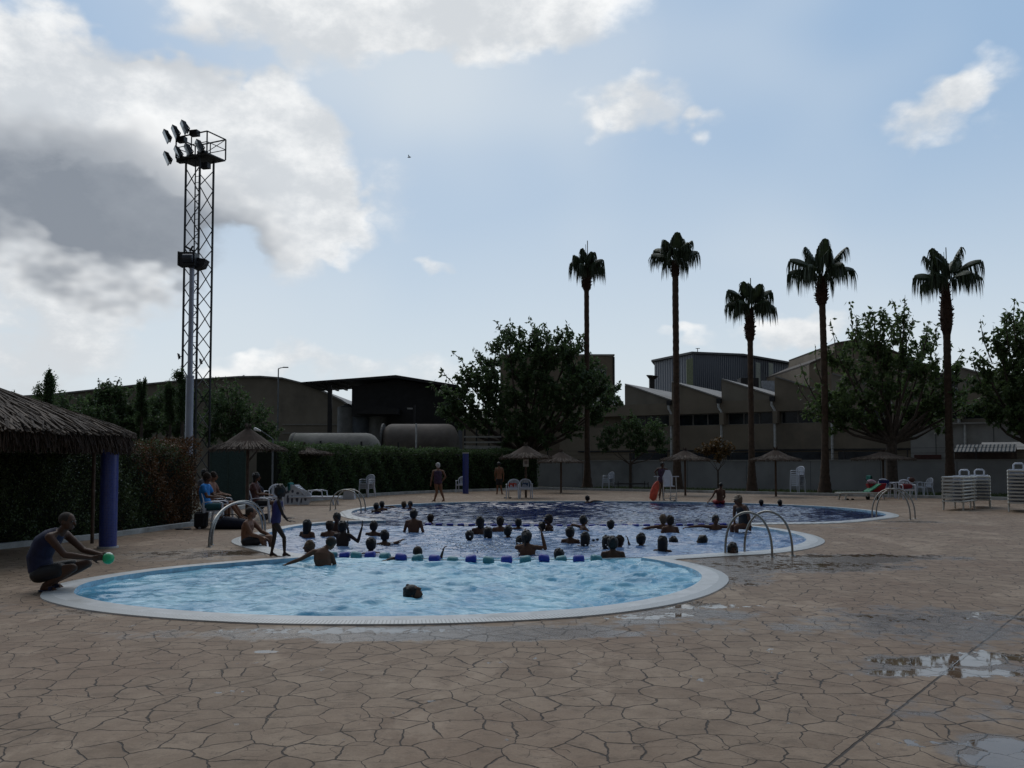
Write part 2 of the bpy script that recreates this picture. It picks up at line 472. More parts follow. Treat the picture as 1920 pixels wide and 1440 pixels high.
# --- coping: white inner band and slotted overflow grating
def ring(name, a, b, za, zb, m, ua=0, ub=1):
    vs = [Vector(p) for p in a] + [Vector(p) for p in b]; n = len(a); h = len(b)
    ed = [(i, (i + 1) % n) for i in range(n)] + [(n + i, n + (i + 1) % h) for i in range(h)]
    r = delaunay_2d_cdt(vs, ed, [], 0, 1e-5); fs = []
    for f in r[2]:
        c = sum((r[0][i] for i in f), Vector((0, 0))) / len(f)
        if inside(c, a) and not inside(c, b): fs.append(tuple(f))
    me = bpy.data.meshes.new(name)
    vv = []
    for i, q in enumerate(r[0]):
        src = r[3][i][0] if r[3][i] else 0
        vv.append((q.x, q.y, za if src < n else zb))
    me.from_pydata(vv, [], fs)
    bm = bmesh.new(); bm.from_mesh(me)
    for f in bm.faces:
        f.normal_update()
        if f.normal.z < 0: f.normal_flip()
    # inner and outer risers
    bm.to_mesh(me); bm.free(); me.materials.append(m)
    o = bpy.data.objects.new(name, me); COL.objects.link(o); return o
def riser(name, a, z0, z1, m):
    n = len(a); mb = MB(); mb.add([(x, y, z0) for x, y in a] + [(x, y, z1) for x, y in a], [(i, (i + 1) % n, n + (i + 1) % n, n + i) for i in range(n)])
    return mb.build(name, m)
copem = mat('coping_white', (.58, .585, .58), .35, ns=5, na=.10, bump=.15, bs=40, dirt=(.36, .36, .34))
m, nt, p = newmat('grating')
geo = nt.nodes.new('ShaderNodeNewGeometry'); X, Y, Z = sep(nt, Nd(nt, geo.outputs['Position']))
cx1, cy1 = -1.45, 12.2
sl = vor(nt, comb(nt, (X - cx1)._m('ARCTAN2', Y - cy1) * 150, 0.0, 0.0), .6, 'DISTANCE_TO_EDGE', 0.0)
slot = (1.0 - (sl * 3.6).ss(.45, .8))
col = mixc(nt, slot * .6, (.54, .55, .54), (.13, .14, .14))
nt.links.new(col.k, p.inputs['Base Color']); p.inputs['Roughness'].default_value = .4
gratem = m
cop = thing('pool_coping', 'white curved stone rim with slotted overflow grating running all round the three joined pools', 'pool rim', (0, 0, 0))
for o in (ring('rim_slab', MID, INN, .030, .030, copem), ring('overflow_grating', OUT, MID, .016, .030, gratem), riser('rim_face', INN, -.35, .030, mat('rim_tile', (.35, .55, .68), .3)), riser('outer_edge', OUT, -.02, .016, copem)): o.parent = cop

# --- water surface with real waves
def water_mat(name, c, c2, dp=.5):
    m, nt, p = newmat(name)
    geo = nt.nodes.new('ShaderNodeNewGeometry'); pos = Nd(nt, geo.outputs['Position']); X, Y, Z = sep(nt, pos)
    n = noi(nt, comb(nt, X, Y * .7, 0.0), 1.1, 5, .6)
    col = mixc(nt, n.ss(.35, .65), c, c2)
    nt.links.new(col.k, p.inputs['Base Color'])
    p.inputs['Roughness'].default_value = .03; p.inputs['IOR'].default_value = 1.33
    b = nt.nodes.new('ShaderNodeBump'); b.inputs['Strength'].default_value = dp; b.inputs['Distance'].default_value = .02
    nt.links.new((noi(nt, comb(nt, X, Y * 1.3, 0.0), 9, 4, .55, .6) + noi(nt, comb(nt, X, Y, 3.0), 24, 2, .5) * .25).k, b.inputs['Height']); nt.links.new(b.outputs[0], p.inputs['Normal'])
    return m
WM = [water_mat('shallow_water', (.12, .38, .58), (.28, .60, .76), .6), water_mat('middle_water', (.11, .19, .36), (.19, .29, .46)), water_mat('deep_water', (.005, .014, .07), (.008, .024, .11), .4)]
gr = np.random.default_rng(5)
WZ = -0.03
comps = []
for k in range(64):
    lam = 0.12 * (.75 / .12) ** gr.random(); th = gr.normal(R(88), R(30)); comps.append((lam, th, gr.random() * 6.28, (.0070 * lam ** .95)))
def wave(x, y, damp_):
    z = np.zeros_like(x)
    wx = x + .18 * np.sin(y * 1.7 + 1) + .12 * np.sin(y * 3.9 + x); wy = y + .15 * np.sin(x * 1.9) + .1 * np.sin(x * 4.3 + y)
    for lam, th, ph, a in comps:
        k = 2 * np.pi / lam; z += a * np.sin(k * (wx * np.cos(th) + wy * np.sin(th)) + ph)
    mod = .65 + .35 * np.sin(x * .55 + 1.3) * np.sin(y * .6 + .4)
    return z * mod * damp_
def grid_water():
    V = []; Fc = []; M_ = []
    segs = [((-6.4, 3.6), (8.2, 15.0), .026), ((-6.4, 7.2), (15.0, 22.4), .04), ((-6.6, 12.8), (22.4, 36.6), .06)]
    allin = INN
    for gi, (xr, yr, st_) in enumerate(segs):
        xs = np.arange(xr[0], xr[1] + st_ * .5, st_); ys = np.linspace(yr[0], yr[1], int(round((yr[1] - yr[0]) / st_)) + 1)
        Xg, Yg = np.meshgrid(xs, ys)
        # inside test against a slightly larger outline, vectorised
        poly = np.array(MID); ins = np.zeros(Xg.shape, bool); j = len(poly) - 1
        for i in range(len(poly)):
            xi, yi = poly[i]; xj, yj = poly[j]
            if abs(yj - yi) > 1e-12:
                c = ((yi > Yg) != (yj > Yg)) & (Xg < (xj - xi) * (Yg - yi) / (yj - yi) + xi); ins ^= c
            j = i
        Zg = WZ + wave(Xg, Yg, 1.45 if gi == 0 else (1.3 if gi == 1 else 1.0))
        Zg = np.minimum(Zg, .02)
        if gi < 2: Zg[-1, :] = WZ + .01
        if gi > 0: Zg[0, :] = WZ + .01
        o = len(V); ny, nx = Xg.shape
        V += list(zip(Xg.ravel().tolist(), Yg.ravel().tolist(), Zg.ravel().tolist()))
        ok = ins[:-1, :-1] & ins[1:, :-1] & ins[:-1, 1:] & ins[1:, 1:]
        jj, ii = np.nonzero(ok)
        a = o + jj * nx + ii
        Fc += list(zip(a.tolist(), (a + 1).tolist(), (a + nx + 1).tolist(), (a + nx).tolist())); M_ += [gi] * len(a)
    me = bpy.data.meshes.new('water'); me.from_pydata(V, [], Fc); me.shade_smooth()
    for q in WM: me.materials.append(q)
    me.polygons.foreach_set('material_index', M_)
    bm = bmesh.new(); bm.from_mesh(me); bmesh.ops.delete(bm, geom=[v for v in bm.verts if not v.link_faces], context='VERTS'); bm.to_mesh(me); bm.free()
    o = bpy.data.objects.new('water', me); COL.objects.link(o); return struct(o)
grid_water()

# --- soil and grass beyond the kerb, one sheet to the horizon
soil = mat('soil', (.060, .058, .040), .95, ns=.6, na=.5, bump=.4, bs=6, dirt=(.035, .05, .022))
mb = MB(); mb.add([(-2500, -600, -.12), (2500, -600, -.12), (2500, 4000, -.12), (-2500, 4000, -.12)], [(0, 1, 2, 3)])
struct(mb.build('ground', soil))
kerbm = mat('kerb_concrete', (.42, .43, .42), .8, ns=3, na=.2, bump=.3, dirt=(.22, .21, .19))
def kerb(pts, z1, wd):
    mb = MB(); pts = [Vector((*q, 0)) for q in pts]; n = len(pts); L = []; Rr = []
    for i, q in enumerate(pts):
        t = (pts[min(i + 1, n - 1)] - pts[max(i - 1, 0)]).normalized(); s_ = Vector((-t.y, t.x, 0))
        L.append(q + s_ * wd); Rr.append(q - s_ * .01)
    for i in range(n - 1):
        a, b, c, d = Rr[i], Rr[i + 1], L[i + 1], L[i]
        vs = [Vector((*q[:2], -.1)) for q in (a, b, c, d)] + [Vector((*q[:2], z1)) for q in (a, b, c, d)]
        mb.add(vs, [(4, 5, 6, 7), (0, 1, 5, 4), (2, 3, 7, 6)] + ([(3, 0, 4, 7)] if i == 0 else []) + ([(1, 2, 6, 5)] if i == n - 2 else []))
    return mb.build('kerb', kerbm)
struct(kerb(KERB, .10, .16)); struct(kerb(KERB2, .13, .2))
# ================================================================ buildings and large structures
wallbrown = mat('render_brown', (.27, .235, .19), .9, ns=.5, na=.14, bump=.2, bs=8, dirt=(.12, .105, .09))
walltan = mat('render_tan', (.25, .205, .155), .9, ns=.4, na=.14, bump=.2, bs=8, dirt=(.14, .12, .10))
wallgrey = mat('wall_grey', (.34, .34, .35), .85, ns=.6, na=.12, bump=.3, bs=10, dirt=(.19, .195, .20))
concrete = mat('concrete_pale', (.34, .33, .32), .85, ns=.8, na=.16, bump=.3, bs=8, dirt=(.22, .21, .19))
roofgrey = mat('fibre_cement', (.34, .32, .30), .85, ns=.6, na=.18, bump=.25, dirt=(.2, .19, .17))
darkmetal = mat('dark_metal', (.035, .034, .036), .55, metal=.3, ns=3)
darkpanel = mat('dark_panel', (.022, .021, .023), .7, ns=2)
steelblue = mat('lattice_steel', (.16, .175, .19), .5, metal=.4, ns=3)
glassdark = mat('window_glass', (.02, .026, .035), .12, ns=2, na=.4)
framem = mat('window_frame', (.26, .25, .24), .6)
pipem = mat('pipe_white', (.55, .55, .54), .5, dirt=(.4, .39, .37))
woodm = mat('wood_post', (.10, .065, .045), .85, ns=9, na=.3, bump=.4, dirt=(.05, .035, .025))

def stripes(name, c, c2, period, axis='X', rough=.55, metal=.2, axis2=None):
    m, nt, p = newmat(name)
    tcn = nt.nodes.new('ShaderNodeTexCoord'); v = Nd(nt, tcn.outputs['Object']); s = sep(nt, v)
    x = s['XYZ'.index(axis)]
    if axis2: x = x + s['XYZ'.index(axis2)] * 1.0
    q = (x * (2 * math.pi / period))._m('SINE')
    n = noi(nt, v, .8, 5)
    col = mixc(nt, q.ss(-.6, .9) * .5 + n * .5, c, c2)
    nt.links.new(col.k, p.inputs['Base Color']); p.inputs['Roughness'].default_value = rough; p.inputs['Metallic'].default_value = metal
    b = nt.nodes.new('ShaderNodeBump'); b.inputs['Distance'].default_value = .05; b.inputs['Strength'].default_value = .8
    nt.links.new(q.k, b.inputs['Height']); nt.links.new(b.outputs[0], p.inputs['Normal'])
    return m
# --- arched warehouse
D = 76.0
prof = [A(*q, D) for q in ((-60, 752), (105, 741), (180, 733), (260, 724), (340, 716), (410, 711), (450, 708.5), (490, 708), (530, 711), (570, 721), (605, 735), (640, 752), (665, 768), (672, 780))]
th_ = thing('arched_warehouse', 'long brown warehouse with a shallow arched roof behind the trees on the left', 'warehouse', (prof[7].x, D, 0))
loc = Vector((prof[7].x, D, 0))
poly = [q - loc for q in prof]; poly = [Vector((q.x, 0, q.z)) for q in poly]
mb = MB(); mb.prism([Vector((poly[0].x, 0, -.1))] + poly + [Vector((poly[-1].x, 0, -.1))], (0, 34, 0)); mb.build('wall', wallbrown, th_)
mb = MB()
for i in range(len(poly) - 1):
    a, b = poly[i], poly[i + 1]; n_ = Vector((-(b - a).z, 0, (b - a).x)).normalized() * .14
    mb.add([a + Vector((0, -.35, .01)), b + Vector((0, -.35, .01)), b + n_ + Vector((0, -.35, 0)), a + n_ + Vector((0, -.35, 0)), a + Vector((0, 34.3, .01)), b + Vector((0, 34.3, .01)), b + n_ + Vector((0, 34.3, 0)), a + n_ + Vector((0, 34.3, 0))],
           [(0, 1, 2, 3), (3, 2, 6, 7), (7, 6, 5, 4), (4, 5, 1, 0), (0, 3, 7, 4), (1, 5, 6, 2)])
mb.build('roof', mat('roof_edge', (.30, .29, .28), .8), th_)
mb = MB()
for yy in (796, 812):
    a, b = A(530, yy, D) - loc, A(660, yy, D) - loc; mb.bar(Vector((a.x, -.06, a.z)), Vector((b.x, -.06, b.z)), .1, .12)
mb.build('ledge', mat('ledge_grey', (.3, .28, .25), .8), th_)
v0 = A(437, 710, D) - loc
mb = MB(); mb.loft([(v0.x, 3, v0.z - .3), (v0.x, 3, v0.z + .35)], .22, n=10); mb.loft([(v0.x, 3, v0.z + .35), (v0.x, 3, v0.z + .62)], [.42, .04], n=10); mb.build('roof_vent', darkmetal, th_, smooth=True)

# --- open canopy with dark body, columns
D = 62.0; loc = A(700, 868, D); loc.z = 0
th_ = thing('industrial_canopy', 'dark industrial shed with an overhanging sloped roof on slim columns left of the big tree', 'shed', loc)
def L(px, py, dd=0.0): q = A(px, py, D + dd); return Vector((q.x - loc.x, q.y - loc.y, q.z))
mb = MB()
tl, tm, tr = L(563, 716.5), L(742, 703), L(860, 722)
tk = Vector((0, 0, -.20))
mb.add([tl, tm, tm + tk, tl + tk * .5, *(q + Vector((0, 6.5, 0)) for q in (tl, tm, tm + tk, tl + tk * .5))], [(0, 1, 2, 3), (4, 7, 6, 5), (0, 4, 5, 1), (3, 2, 6, 7), (0, 3, 7, 4), (1, 5, 6, 2)])
mb.add([tm, tr, tr + tk, tm + tk, *(q + Vector((0, 6.5, 0)) for q in (tm, tr, tr + tk, tm + tk))], [(0, 1, 2, 3), (4, 7, 6, 5), (0, 4, 5, 1), (3, 2, 6, 7), (0, 3, 7, 4), (1, 5, 6, 2)])
mb.build('roof', darkmetal, th_)
for k, (xx, y0, y1) in enumerate(((585, 715, 722), (603, 714, 725), (621, 713, 727), (640, 711, 731))):
    mb = MB(); q = L(xx, y0, .4); mb.bar(q + Vector((0, 0, -.15)), q + Vector((0, 6, -.15)), .16, .22); mb.build('rafter', darkmetal, th_)
for xx in (619,):
    for dd in (.8, 5.8):
        mb = MB(); q = L(xx, 716, dd); q.z = tl.z - .1; mb.bar((q.x, q.y, -.1), q, .28, .28, hint=(1, 0, 0)); mb.build('column', darkmetal, th_)
b0, b1 = L(655, 720), L(858, 720)
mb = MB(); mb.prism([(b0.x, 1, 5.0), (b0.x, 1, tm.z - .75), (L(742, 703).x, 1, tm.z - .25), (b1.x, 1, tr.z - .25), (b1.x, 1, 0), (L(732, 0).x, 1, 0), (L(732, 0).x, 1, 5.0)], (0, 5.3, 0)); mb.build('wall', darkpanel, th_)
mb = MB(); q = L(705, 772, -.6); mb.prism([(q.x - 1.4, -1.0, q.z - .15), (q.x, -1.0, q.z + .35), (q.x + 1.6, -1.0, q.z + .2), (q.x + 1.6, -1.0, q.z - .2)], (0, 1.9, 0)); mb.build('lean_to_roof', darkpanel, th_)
for k, (xa, yt, rr, zz) in enumerate(((652, 762, .75, 0), (677, 757, .78, 0), (712, 760, .85, 0))):
    q = L(xa, yt, 2.5)
    s_ = thing('silo', ['narrow pale grey steel silo, leftmost of the three under the dark canopy', 'blue grey silo between two others under the dark canopy', 'wider pale silo beside the dark shed body, rightmost of three'][k], 'silo', (q.x + loc.x, q.y + loc.y, -.1), group='silos under the canopy')
    zt = q.z
    mb = MB(); mb.loft([(0, 0, 0), (0, 0, zt)], rr, n=24, caps=True); mb.build('tank_body', mat(['silo_a', 'silo_b', 'silo_a'][k], [(.2, .2, .2), (.12, .14, .17)][k == 1], .6, ns=1.5), s_, smooth=True)
    mb = MB(); mb.loft([(0, 0, zt + .003), (0, 0, zt + .3)], [rr * 1.02, .1], n=24); mb.build('tank_lid', mat('silo_lid', (.15, .15, .15), .6), s_, smooth=True)

# --- horizontal tanks
def tank(px0, px1, py_top, Dd, r_, label, m, dome=(.5, .5)):
    a, b = A(px0, py_top, Dd), A(px1, py_top, Dd); zc = a.z - r_; cx = (a.x + b.x) / 2; Lh = (b.x - a.x) / 2
    t = thing('storage_tank', label, 'tank', (cx, Dd, -.12))
    zc += .12
    pts = []; rr = []
    for s_, dm in ((-1, dome[0]), (1, dome[1])):
        seq = [(-1.0, .02), (-.94, .35), (-.8, .62), (-.55, .85), (-.28, .96), (0, 1.0)]
        if dm < .2: seq = [(-1, .98), (0, 1)]
        part = [((-Lh + dm * (1 + q)) , rr_ * r_) for q, rr_ in seq]
        if s_ > 0: part = [(-x, y) for x, y in reversed(part)]
        pts += [(x, 0, zc) for x, _ in part]; rr += [y for _, y in part]
    mb = MB(); mb.loft(pts, rr, n=32); mb.build('shell', m, t, smooth=True)
    for s_ in (-.6, .6):
        mb = MB(); mb.box((s_ * Lh, 0, (zc - r_ * .8) / 2), (.4, r_ * 1.5, zc - r_ * .8)); mb.build('saddle', concrete, t)
    mb = MB()
    for q in (-.93,): mb.loft([(q * Lh - .05, 0, zc), (q * Lh + .05, 0, zc)], r_ * 1.02, n=32)
    mb.build('end_rim', mat('rim_dark', (.08, .08, .08), .8), t)
    return t
tank(548, 716, 812, 50, 1.15, 'pale weathered horizontal tank lying behind the hedge with mossy stains', mat('tank_concrete', (.21, .20, .18), .85, ns=1.2, na=.25, bump=.4, bs=6, dirt=(.13, .14, .10), coord='Object'), (.15, .9))
tank(714, 862, 795, 53, 1.35, 'brown rounded horizontal tank behind the hedge under the dark shed', mat('tank_brown', (.12, .10, .085), .8, ns=1.4, dirt=(.1, .09, .08)), (.7, .7))

# --- slatted gantry beside the tank
q = A(905, 868, 56); t = thing('slatted_gantry', 'small dark frame with pale horizontal slats standing between the brown tank and the big tree', 'gantry', (q.x, 56, -.12))
mb = MB()
for x in (-1.15, -.4, .4, 1.15): mb.bar((x, 0, 0), (x, 0, 3.9), .09)
mb.build('frame', darkmetal, t)
mb = MB()
for k, z in enumerate((3.4, 3.05, 2.7, 2.35, 2.0)): mb.bar((-1.2, -.08, z + (.05 if k == 2 else 0)), (1.2, -.08, z), .05, .10 if k != 2 else .2, hint=(0, 0, 1))
mb.build('slats', mat('slat_pale', (.42, .41, .38), .7), t)

# --- low dark storehouse closing the gap behind the gantry
D = 84; a, b = A(838, 786, D), A(1010, 790, D)
t = thing('storehouse', 'low dark storehouse seen through the slatted gantry and under the big tree', 'storehouse', (a.x, D, -.12))
MB().box(((b.x - a.x) / 2, 4, a.z / 2), (b.x - a.x, 8, a.z + .1)).build('wall', wallbrown, t)
MB().prism([(-.3, -.4, a.z + .17), (-.3, 8.4, a.z + .17), (-.3, 4, a.z + 1.0)], (b.x - a.x + .6, 0, 0)).build('roof', roofgrey, t)
MB().box(((b.x - a.x) * .3, -.05, 1.5), (2.4, .1, 2.9)).build('gate', darkpanel, t)
# --- brown block behind the big tree
D = 80; a, b = A(938, 663, D), A(1149, 667, D)
t = thing('brown_block', 'tall flat roofed brown block rising behind the big leafy tree', 'building', (b.x, D, -.12))
W_ = b.x - a.x
mb = MB(); mb.box((-W_ / 2, 6, (b.z + .1) / 2), (W_, 12, b.z + .1)); mb.build('wall', walltan, t)
mb = MB(); mb.box((-W_ / 2, 6, b.z + .17), (W_ + .3, 12.3, .16)); mb.build('roof', roofgrey, t)
for (xx, yy, ww, hh) in ((1131, 703, 10, 22), (1085, 700, 10, 20), (1085, 745, 10, 20), (1131, 762, 10, 22)):
    c = A(xx, yy, D); k = ppm(D)
    f = MB().box((c.x - b.x, -.04, c.z + .12), (ww / k + .12, .1, hh / k + .12)).build('window', framem, t)
    MB().box((c.x - b.x, -.10, c.z + .12), (ww / k, .03, hh / k)).build('pane', glassdark, f)
c = A(1111, 690, D); k = ppm(D)
mb = MB(); mb.bar((c.x - b.x, -.12, c.z + .6), (c.x - b.x, -.12, c.z - 2.4), .06)
for z in (0, -.5, -1.6): mb.bar((c.x - b.x - .7, -.12, c.z + z), (c.x - b.x + .6, -.12, c.z + z), .05)
mb.build('wall_bracket', darkmetal, t)
mb = MB(); mb.bar((.08, -.07, 0), (.08, -.07, b.z), .16); mb.build('downpipe', darkmetal, t)
D = 74; a, b = A(1105, 737, D), A(1176, 737, D)
t = thing('low_annex', 'low grey roofed annex between the brown block and the saw tooth factory', 'building', (b.x, D, -.12))
W_ = b.x - a.x
mb = MB(); mb.box((-W_ / 2, 3, 2.9), (W_, 6, 5.8)); mb.build('wall', wallbrown, t)
mb = MB(); mb.prism([(-W_, -.3, 5.81), (.0, -.3, 5.81), (0, 5, b.z + .1), (-W_, 5, b.z + .1)], (0, .2, .12)); mb.build('roof', roofgrey, t)

# --- saw tooth factory: built along its own facade direction
ua = R(-32.0); U = Vector((math.cos(ua), math.sin(ua), 0)); Vv = Vector((-math.sin(ua), math.cos(ua), 0))
P0 = Vector((212 / F * 70, 70, 0))
fac = thing('saw_tooth_factory', 'long brown factory with saw tooth roof, dark window band and white downpipes behind the wall', 'factory', (P0.x, P0.y, -.12), ua)
TW = 4.0; NT = 9; ZP, ZV = 8.0, 6.35
wb_ = MB(); rf = MB()
wb_.box((TW * NT / 2 - 3, 10, 2.3), (TW * NT + 6, 20, 4.6))                       # lower wall
wb_.box((TW * NT / 2 - 3, 10.35, 5.05), (TW * NT + 6, 19.3, .9))                   # recessed band
wb_.box((TW * NT / 2 - 3, 10, 5.95), (TW * NT + 6, 20, .9))                        # lintel
wb_.build('wall', walltan, fac)
for k in range(NT):
    x0, x1 = k * TW, (k + 1) * TW
    g_ = MB(); g_.prism([(x0, 0, 6.4), (x0, 0, ZP), (x0 + .12, 0, ZP), (x1, 0, ZV + .2), (x1, 0, 6.4)], (0, 19.9, 0)); g_.build('roof_bay', walltan if k % 2 else wallbrown, fac)
    r_ = MB(); r_.prism([(x0 + .06, -.12, ZP + .02), (x0 + .06, -.12, ZP + .12), (x1 + .02, -.12, ZV + .32), (x1 + .02, -.12, ZV + .22)], (0, 20.1, 0)); r_.build('roof', roofgrey, fac)
    MB().box((x0 + .12, -.06, 5.05), (.34, .82, .898)).build('pilaster', walltan, fac)
    w_ = (TW - .45) / 3
    for j in range(3):
        xm = x0 + .33 + w_ * (j + .5)
        f_ = MB()
        for (dx_, dz_, sx, sz) in ((0, .42, w_, .05), (0, -.42, w_, .05), (-w_ / 2 + .02, 0, .05, .79), (w_ / 2 - .02, 0, .05, .79)): f_.box((xm + dx_, .64, 5.05 + dz_), (sx, .09, sz))
        f_ = f_.build('window', framem, fac)
        MB().box((xm, .66, 5.05), (w_ - .1, .03, .8)).build('pane', glassdark, f_)
    dp = MB(); dp.loft([(x1 - .16, -.25, 6.2), (x1 - .16, -.25, 5.95), (x1 + .05, -.28, 5.6), (x1 + .05, -.28, 3.2), (x1 + .05, -.28, .3)], .09, n=8); dp.build('downpipe', pipem, fac, smooth=True)
    dp = MB(); dp.box((x1 - .14, -.16, 6.42), (.34, .3, .34)); dp.build('rain_hopper', darkmetal, fac)
    if k < 5: MB().box((x0 + 2, -.03, 1.75), (3.2, .1, 1.5)).build('ground_floor_opening', glassdark, fac)
MB().box((TW * 4.45, -.05, 2.65), (TW * 11, .1, .10)).build('ledge', darkmetal, fac)
# --- pale rendered wall panels at the right end
q0 = P0 + U * 21.3 - Vv * 1.2
t = thing('pale_annex', 'pale grey rendered annex in front of the right end of the factory', 'building', (q0.x, q0.y, -.12), ua)
MB().box((7, 0, 2.1), (14, 1.0, 4.2)).build('wall', concrete, t)
for k in range(4): MB().box((1.5 + k * 3.3, -.505, 2.5), (.05, .02, 3.3)).build('panel_joint', mat('joint_dark', (.12, .12, .12), .9), t)
MB().box((7, -.56, 4.25), (14.2, .5, .1)).build('coping', roofgrey, t)
mb = MB(); mb.loft([(3.2, -.62, 4.2), (3.2, -.62, .3)], .07, n=8); mb.build('downpipe', pipem, t)
MB().box((1.0, -.53, 1.55), (1.6, .08, 1.4)).build('doorway', mat('red_brown', (.08, .03, .025), .8), t)
# --- lean-to with corrugated sheet
q0 = A(1845, 850, 50); t = thing('lean_to_shelter', 'low open shelter with a corrugated sheet roof behind the right end of the wall', 'shelter', (q0.x, 50, -.12), ua)
MB().prism([(-1.5, -.9, 2.32), (-1.5, .9, 2.75), (-1.5, .9, 2.80), (-1.5, -.9, 2.37)], (3.1, 0, 0)).build('roof', stripes('corrugated_grey', (.06, .06, .06), (.12, .12, .115), .2), t)
for x in (-1.4, 1.45): MB().bar((x, -.75, 0), (x, -.75, 2.33), .1, hint=(1, 0, 0)).build('post', woodm, t)
MB().box((0, .98, 1.3), (3.2, .14, 2.6)).build('back_wall', mat('brick_dark', (.09, .06, .05), .9), t)
q0 = A(1908, 862, 49.5); t = thing('brown_hut', 'small plain brown hut beside the open shelter at the right edge', 'hut', (q0.x, 51, -.12), ua)
MB().box((0.3, .6, 1.25), (2.4, 2, 2.5)).build('wall', walltan, t)
MB().prism([(-1.1, -.6, 2.5), (-1.1, 1.8, 2.5), (-1.1, .6, 2.95)], (2.8, 0, 0)).build('roof', roofgrey, t)

# --- blue grey corrugated shed, high behind the factory
PA, PB, PC = A(1227, 679, 103), A(1299, 664, 92), A(1484, 684, 106)
PM = A(1392, 668, 99)
t = thing('blue_steel_shed', 'tall blue grey corrugated steel shed rising above the factory roof', 'shed', (PB.x, PB.y, -.12))
loc = Vector((PB.x, PB.y, -.12))
zt = [PA.z, PB.z, PM.z, PC.z]
cor = stripes('blue_corrugated', (.045, .052, .075), (.070, .080, .105), .55, 'X', axis2='Y')
back = Vector((6, 24, 0)); mb = MB(); bs_ = [PA, PB, PM, PC, PC + back, PA + back]
lo_ = [Vector((q.x, q.y, 0)) - loc for q in bs_]; hi_ = [Vector(q) - loc for q in bs_]
mb.add(lo_ + hi_, [(i, (i + 1) % 6, (i + 1) % 6 + 6, i + 6) for i in range(6)]); mb.build('wall', cor, t)
mb = MB(); up_ = [q + Vector((0, 0, .02)) for q in hi_]; cc = sum(up_, Vector()) / 6
ex = [q + (q - cc).normalized() * .5 for q in up_]
mb.add(ex + [q + Vector((0, 0, .22)) for q in ex], [tuple(range(6)), tuple(reversed(range(6, 12)))] + [(i, (i + 1) % 6, (i + 1) % 6 + 6, i + 6) for i in range(6)]); mb.build('roof', darkmetal, t)
n_ = Vector((0, -.06, 0))
for (a_, b_, m_) in ((A(1286, 668, 92.6), A(1298, 664.5, 91.9), mat('green_strip', (.17, .19, .10), .6)), (A(1416, 673, 100.2), A(1424, 675, 100.8), mat('translucent_strip', (.28, .30, .24), .6)), (A(1440, 674, 102), A(1448, 676, 102.6), MATS['translucent_strip'])):
    a2, b2 = a_ - loc, b_ - loc; mb = MB()
    vs = [Vector((a2.x, a2.y - .3, 0)), Vector((b2.x, b2.y - .3, 0)), Vector((b2.x, b2.y - .3, b2.z - .4)), Vector((a2.x, a2.y - .3, a2.z - .4))]
    mb.prism(vs, (0, .12, 0)); mb.build('light_strip', m_, t)
q = A(1308, 664, 93) - loc
mb = MB(); mb.bar(q, q + Vector((0, 0, .65)), .07); mb.bar(q + Vector((-.2, 0, .6)), q + Vector((.25, 0, .62)), .06); mb.build('antenna', darkmetal, t)
q = A(1222, 712, 90); t = thing('roof_vent_pipe', 'small capped vent pipe beside the left edge of the blue grey shed', 'vent', (q.x, 90, 0))
mb = MB(); mb.bar((0, 0, 0), (0, 0, q.z + .1), .5); mb.loft([(0, 0, q.z), (.05, 0, q.z + .4)], [.25, .65], n=10); mb.build('pipe', darkmetal, t)
q = A(1417, 716, 78); t = thing('rooftop_unit', 'dark rooftop box with a pale panel sitting between factory roof and blue shed', 'roof unit', (q.x, 78, 0))
MB().box((-.7, 0, q.z / 2 + .1), (1.6, 1.2, q.z + .4)).build('casing', darkpanel, t)
MB().box((1.0, -.4, q.z / 2 - .2), (1.1, .3, q.z + .5)).build('panel', mat('pale_panel', (.34, .37, .42), .6), t)
# --- brown gabled house
D = 84; loc = A(1620, 868, D); loc.z = -.12
t = thing('gabled_building', 'brown gabled building with stepped roofline behind the right hand tree', 'building', loc)
pl = [A(*q, D) - loc for q in ((1517, 684), (1563, 664), (1566, 646), (1612, 638), (1650, 650), (1700, 672), (1745, 690))]
pl = [Vector((q.x, 0, q.z)) for q in pl]
MB().prism([Vector((pl[0].x, 0, 0))] + pl + [Vector((pl[-1].x, 0, 0))], (0, 14, 0)).build('wall', walltan, t)
mb = MB()
for i in range(len(pl) - 1):
    if i == 1: continue
    a, b = pl[i], pl[i + 1]; mb.prism([a + Vector((0, -.2, .02)), b + Vector((0, -.2, .02)), b + Vector((0, -.2, .18)), a + Vector((0, -.2, .18))], (0, 14.4, 0))
mb.build('roof', mat('roof_brown', (.12, .10, .085), .85), t)
D = 92; a, b = A(1745, 700, D), A(2010, 704, D); loc = Vector((a.x, D, -.12))
t = thing('long_back_building', 'long low flat roofed building seen through the trees at the right', 'building', loc)
MB().box(((b.x - a.x) / 2, 5, a.z / 2), (b.x - a.x, 10, a.z)).build('wall', mat('back_dark', (.07, .07, .065), .9), t)
MB().box(((b.x - a.x) / 2, 5, a.z + .1), (b.x - a.x + .4, 10.4, .2)).build('roof', roofgrey, t)

